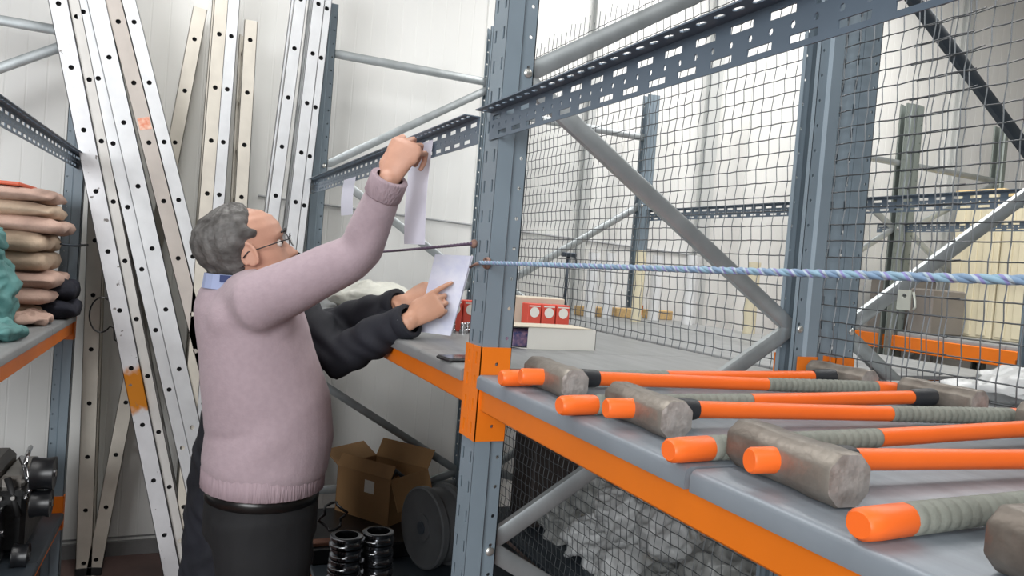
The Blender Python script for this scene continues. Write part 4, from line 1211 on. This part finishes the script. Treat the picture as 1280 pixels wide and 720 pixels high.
# glasses
gl = empty('glasses_tmp')
bpy.data.objects.remove(gl)
s = MB()
for sg in (-1, 1):
    ring = [Mh @ Vector((sg*(.033+.024*math.cos(a)), .1165-.010*abs(math.cos(a))*(1 if math.cos(a) > 0 else 0), .120+.017*math.sin(a))) for a in [2*math.pi*k/20 for k in range(21)]]
    s.tube(ring, .0013, 6, cap=False)
    s.tube([Mh @ Vector((sg*.057, .107, .124)), Mh @ Vector((sg*.076, .080, .125)), Mh @ Vector((sg*.081, .02, .121)), Mh @ Vector((sg*.078, -.006, .120)), Mh @ Vector((sg*.077, -.022, .108))], .0017, 6)
s.tube([Mh @ Vector((-.010, .1175, .126)), Mh @ Vector((0, .122, .129)), Mh @ Vector((.010, .1175, .126))], .0015, 6)
g = finish(s.build('glasses', M_black, man, smooth=True))
for sg in (-1, 1):
    s = MB(); s.rings([[Mh @ Vector((sg*(.033+.0235*math.cos(a)), .1165-.010*abs(math.cos(a))*(1 if math.cos(a) > 0 else 0)+dy, .120+.0165*math.sin(a))) for a in [2*math.pi*k/20 for k in range(20)]] for dy in (0, .0012)])
    s.build('lens', M_lens, g)

# ---------------- the second person, dark coat, almost hidden behind the man
p2 = person_root((1.12, -.29, FZ), 'person in a dark navy coat almost hidden behind the man, holding white papers')
def finish2(o):
    o.location = (-1.12, .29, -FZ); return o
M2 = Matrix.Translation((1.14, -.405, 1.405)) @ Matrix.Rotation(math.radians(-20), 4, 'Z') @ Matrix.Rotation(math.radians(-8), 4, 'X') @ Matrix.Scale(.92, 4)
S2R, E2R, W2R = (1.305, -.30, 1.375), (1.52, -.118, 1.221), (1.725, .034, 1.357)
S2L, E2L, W2L = (.95, -.28, 1.375), (1.30, -.140, 1.282), (1.625, .036, 1.398)
b = MB(); head_into(b, M2)
b.tube([(1.13, -.40, 1.37), (1.14, -.40, 1.45), (1.14, -.395, 1.50)], [(.058, .06), (.052, .054), (.05, .052)], 14)
b.tube([(1.12, -.29, .80), (1.12, -.29, 1.0), (1.12, -.30, 1.2), (1.12, -.34, 1.34), (1.13, -.38, 1.40)], [(.15, .12), (.15, .12), (.16, .12), (.15, .09), (.06, .055)], 18, side=(1, 0, 0), dome=True)
for S_, E_, W_ in ((S2R, E2R, W2R), (S2L, E2L, W2L)):
    b.tube([(1.13, -.33, 1.34), S_, E_, mid(E_, W_, .5), W_], [.05, .048, .040, .036, .026], 12, dome=True)
for sx in (-1, 1):
    b.tube([(1.12+sx*.085, -.29, .86), (1.12+sx*.09, -.28, .46), (1.12+sx*.09, -.30, .03)], [.085, .056, .038], 12, dome=True)
    b.tube([(1.12+sx*.09, -.34, -.01), (1.12+sx*.10, -.22, -.03), (1.12+sx*.10, -.14, -.035)], [.033, .034, .022], 10, dome=True)
f_r = Vector((.04, .80, .58)); 
hand_into(b, W2R, f_r, (.88, -.30, .28), [(10, 14, 8), (38, 52, 30), (46, 56, 34), (52, 58, 36)], side=1, thumb=[(.038, .045, -.018), (.036, .072, -.026), (.028, .094, -.028)], size=.96)
hand_into(b, W2L, (.12, .72, .50), (.30, -.55, .80), [(30, 45, 25), (36, 50, 30), (42, 52, 30), (48, 54, 30)], side=-1, thumb=[(.040, .045, -.016), (.044, .072, -.02), (.036, .094, -.024)], size=.94)
finish2(remeshed(b, 'body', M_skin2, p2, .0038, 2))
b = MB()
b.tube([(1.12, -.30, .34), (1.12, -.298, .55), (1.12, -.292, .80), (1.12, -.285, 1.0), (1.12, -.295, 1.15), (1.12, -.315, 1.28), (1.125, -.35, 1.37), (1.13, -.385, 1.425)],
       [(.21, .215), (.20, .215), (.19, .21), (.185, .19), (.19, .18), (.185, .15), (.13, .105), (.075, .07)], 24, side=(1, 0, 0))
b.tube([(1.13, -.33, 1.33), S2R, mid(S2R, E2R, .5), E2R, mid(E2R, W2R, .45), mid(E2R, W2R, .93)], [.085, .080, .075, .073, .062, .049], 16)
b.tube([(1.13, -.33, 1.33), S2L, mid(S2L, E2L, .5), E2L, mid(E2L, W2L, .45), mid(E2L, W2L, .93)], [.085, .080, .068, .058, .054, .045], 16)
for (E_, W_, rr) in ((E2R, W2R, .064), (E2L, W2L, .055)):
    for t in ():
        c = Vector(mid(E_, W_, t)); d = (Vector(W_)-Vector(E_)).normalized(); u = d.cross(Vector((0, 0, 1))).normalized(); v = u.cross(d)
        b.tube([c + u*(rr*math.cos(a)*.97) + v*(rr*math.sin(a)*.97) + d*(.018*math.sin(2*a)) for a in [math.radians(x) for x in range(-80, 200, 25)]], [.006]+[.010]*10+[.006], 6, dome=True)
finish2(remeshed(b, 'coat', M_coat, p2, .0095, 3, fold=lambda p, n: .006*math.sin(70*(p[0]*.5+p[1]*.7+p[2]*.3)+3*math.sin(30*p[2]))*math.sin(23*p[2]+17*p[0])))
for (E_, W_, r_) in ((E2R, W2R, .052), (E2L, W2L, .048)):
    c = Vector(mid(E_, W_, .86)); o = band('cuff', c, Vector(W_)-Vector(E_), r_, r_, .035, M_coat, 28, par=p2); o.location = (-1.12, .29, -FZ)
c = Vector(mid(E2R, W2R, .84)) + Vector((.050, -.02, .02)); finish2(MB().ell(c, (.006, .006, .006)).build('button', M_bolt, p2, smooth=True))
b = MB()
for sx in (-1, 1):
    b.tube([(1.12+sx*.085, -.29, .60), (1.12+sx*.09, -.29, .35), (1.12+sx*.09, -.30, .0)], [.09, .078, .066], 14, dome=False)
finish2(remeshed(b, 'trousers', M_trou, p2, .013, 3))
for sx in (-1, 1):
    s = MB(); s.tube([(1.12+sx*.09, -.37, -.025), (1.12+sx*.09, -.33, -.012), (1.12+sx*.095, -.24, -.01), (1.12+sx*.10, -.12, -.032)], [(.03, .035), (.044, .04), (.044, .043), (.022, .03)], 12, side=(0, 0, 1), dome=True); finish2(s.build('shoe', M_black, p2, smooth=True))
def hair2(x, y, z, a):
    yy = y*1.1; line = .05 if z > .16 else .01
    k = max(0, min(1, (line-yy)/.012))*max(0, min(1, (z-.02)/.03))
    return -.010 + k*.024
s = MB(); s.rings([[M2 @ p for p in rg] for rg in head_rings(40, hair2, 40)]); finish2(s.build('hair', M_hairb, p2, smooth=True))
for sg in (-1, 1):
    s = MB(); s.ell(M2 @ Vector((sg*.031, .080*1.1, .119)), (.0115, .0115, .0115), 14, 8); ey = finish2(s.build('eye', M_eye, p2, smooth=True))
    s = MB(); s.ell(M2 @ Vector((sg*.031, .090*1.1, .119)), (.0055, .0035, .0055), 12, 8); s.build('iris', M_iris, ey, smooth=True)

# papers in the hands
M_print = mat('printed_paper', (214, 217, 238), .7, col2=(228, 230, 244), vscale=30, stretch=(1, 1, 1))
def sheet(dx, dy, tilt, label, m):
    q = []
    A = Vector((1.672+dx, .066+dy, 1.318)); B_ = Vector((1.690+dx, .168+dy, 1.310)); Cc = Vector((1.672+dx, .107+dy+tilt, 1.549)); Dd = Vector((1.690+dx, .215+dy+tilt, 1.553))
    n_ = (B_-A).cross(Cc-A).normalized()
    for i in range(9):
        t = i/8; bow = n_*(.006*math.sin(t*3.14))
        a = A.lerp(Cc, t)+bow; c = B_.lerp(Dd, t)+bow
        q.append([a, c, c+n_*.0012, a+n_*.0012])
    return tag(MB().rings(q).build('paper_sheet', m), label, 'paper', 'papers held over the shelf')
sheet(0, 0, 0, 'front white printed sheet held in the two hands over the shelf', M_print)
sheet(-.010, .006, .004, 'white sheet behind the front printed one in the two hands', M_paper)
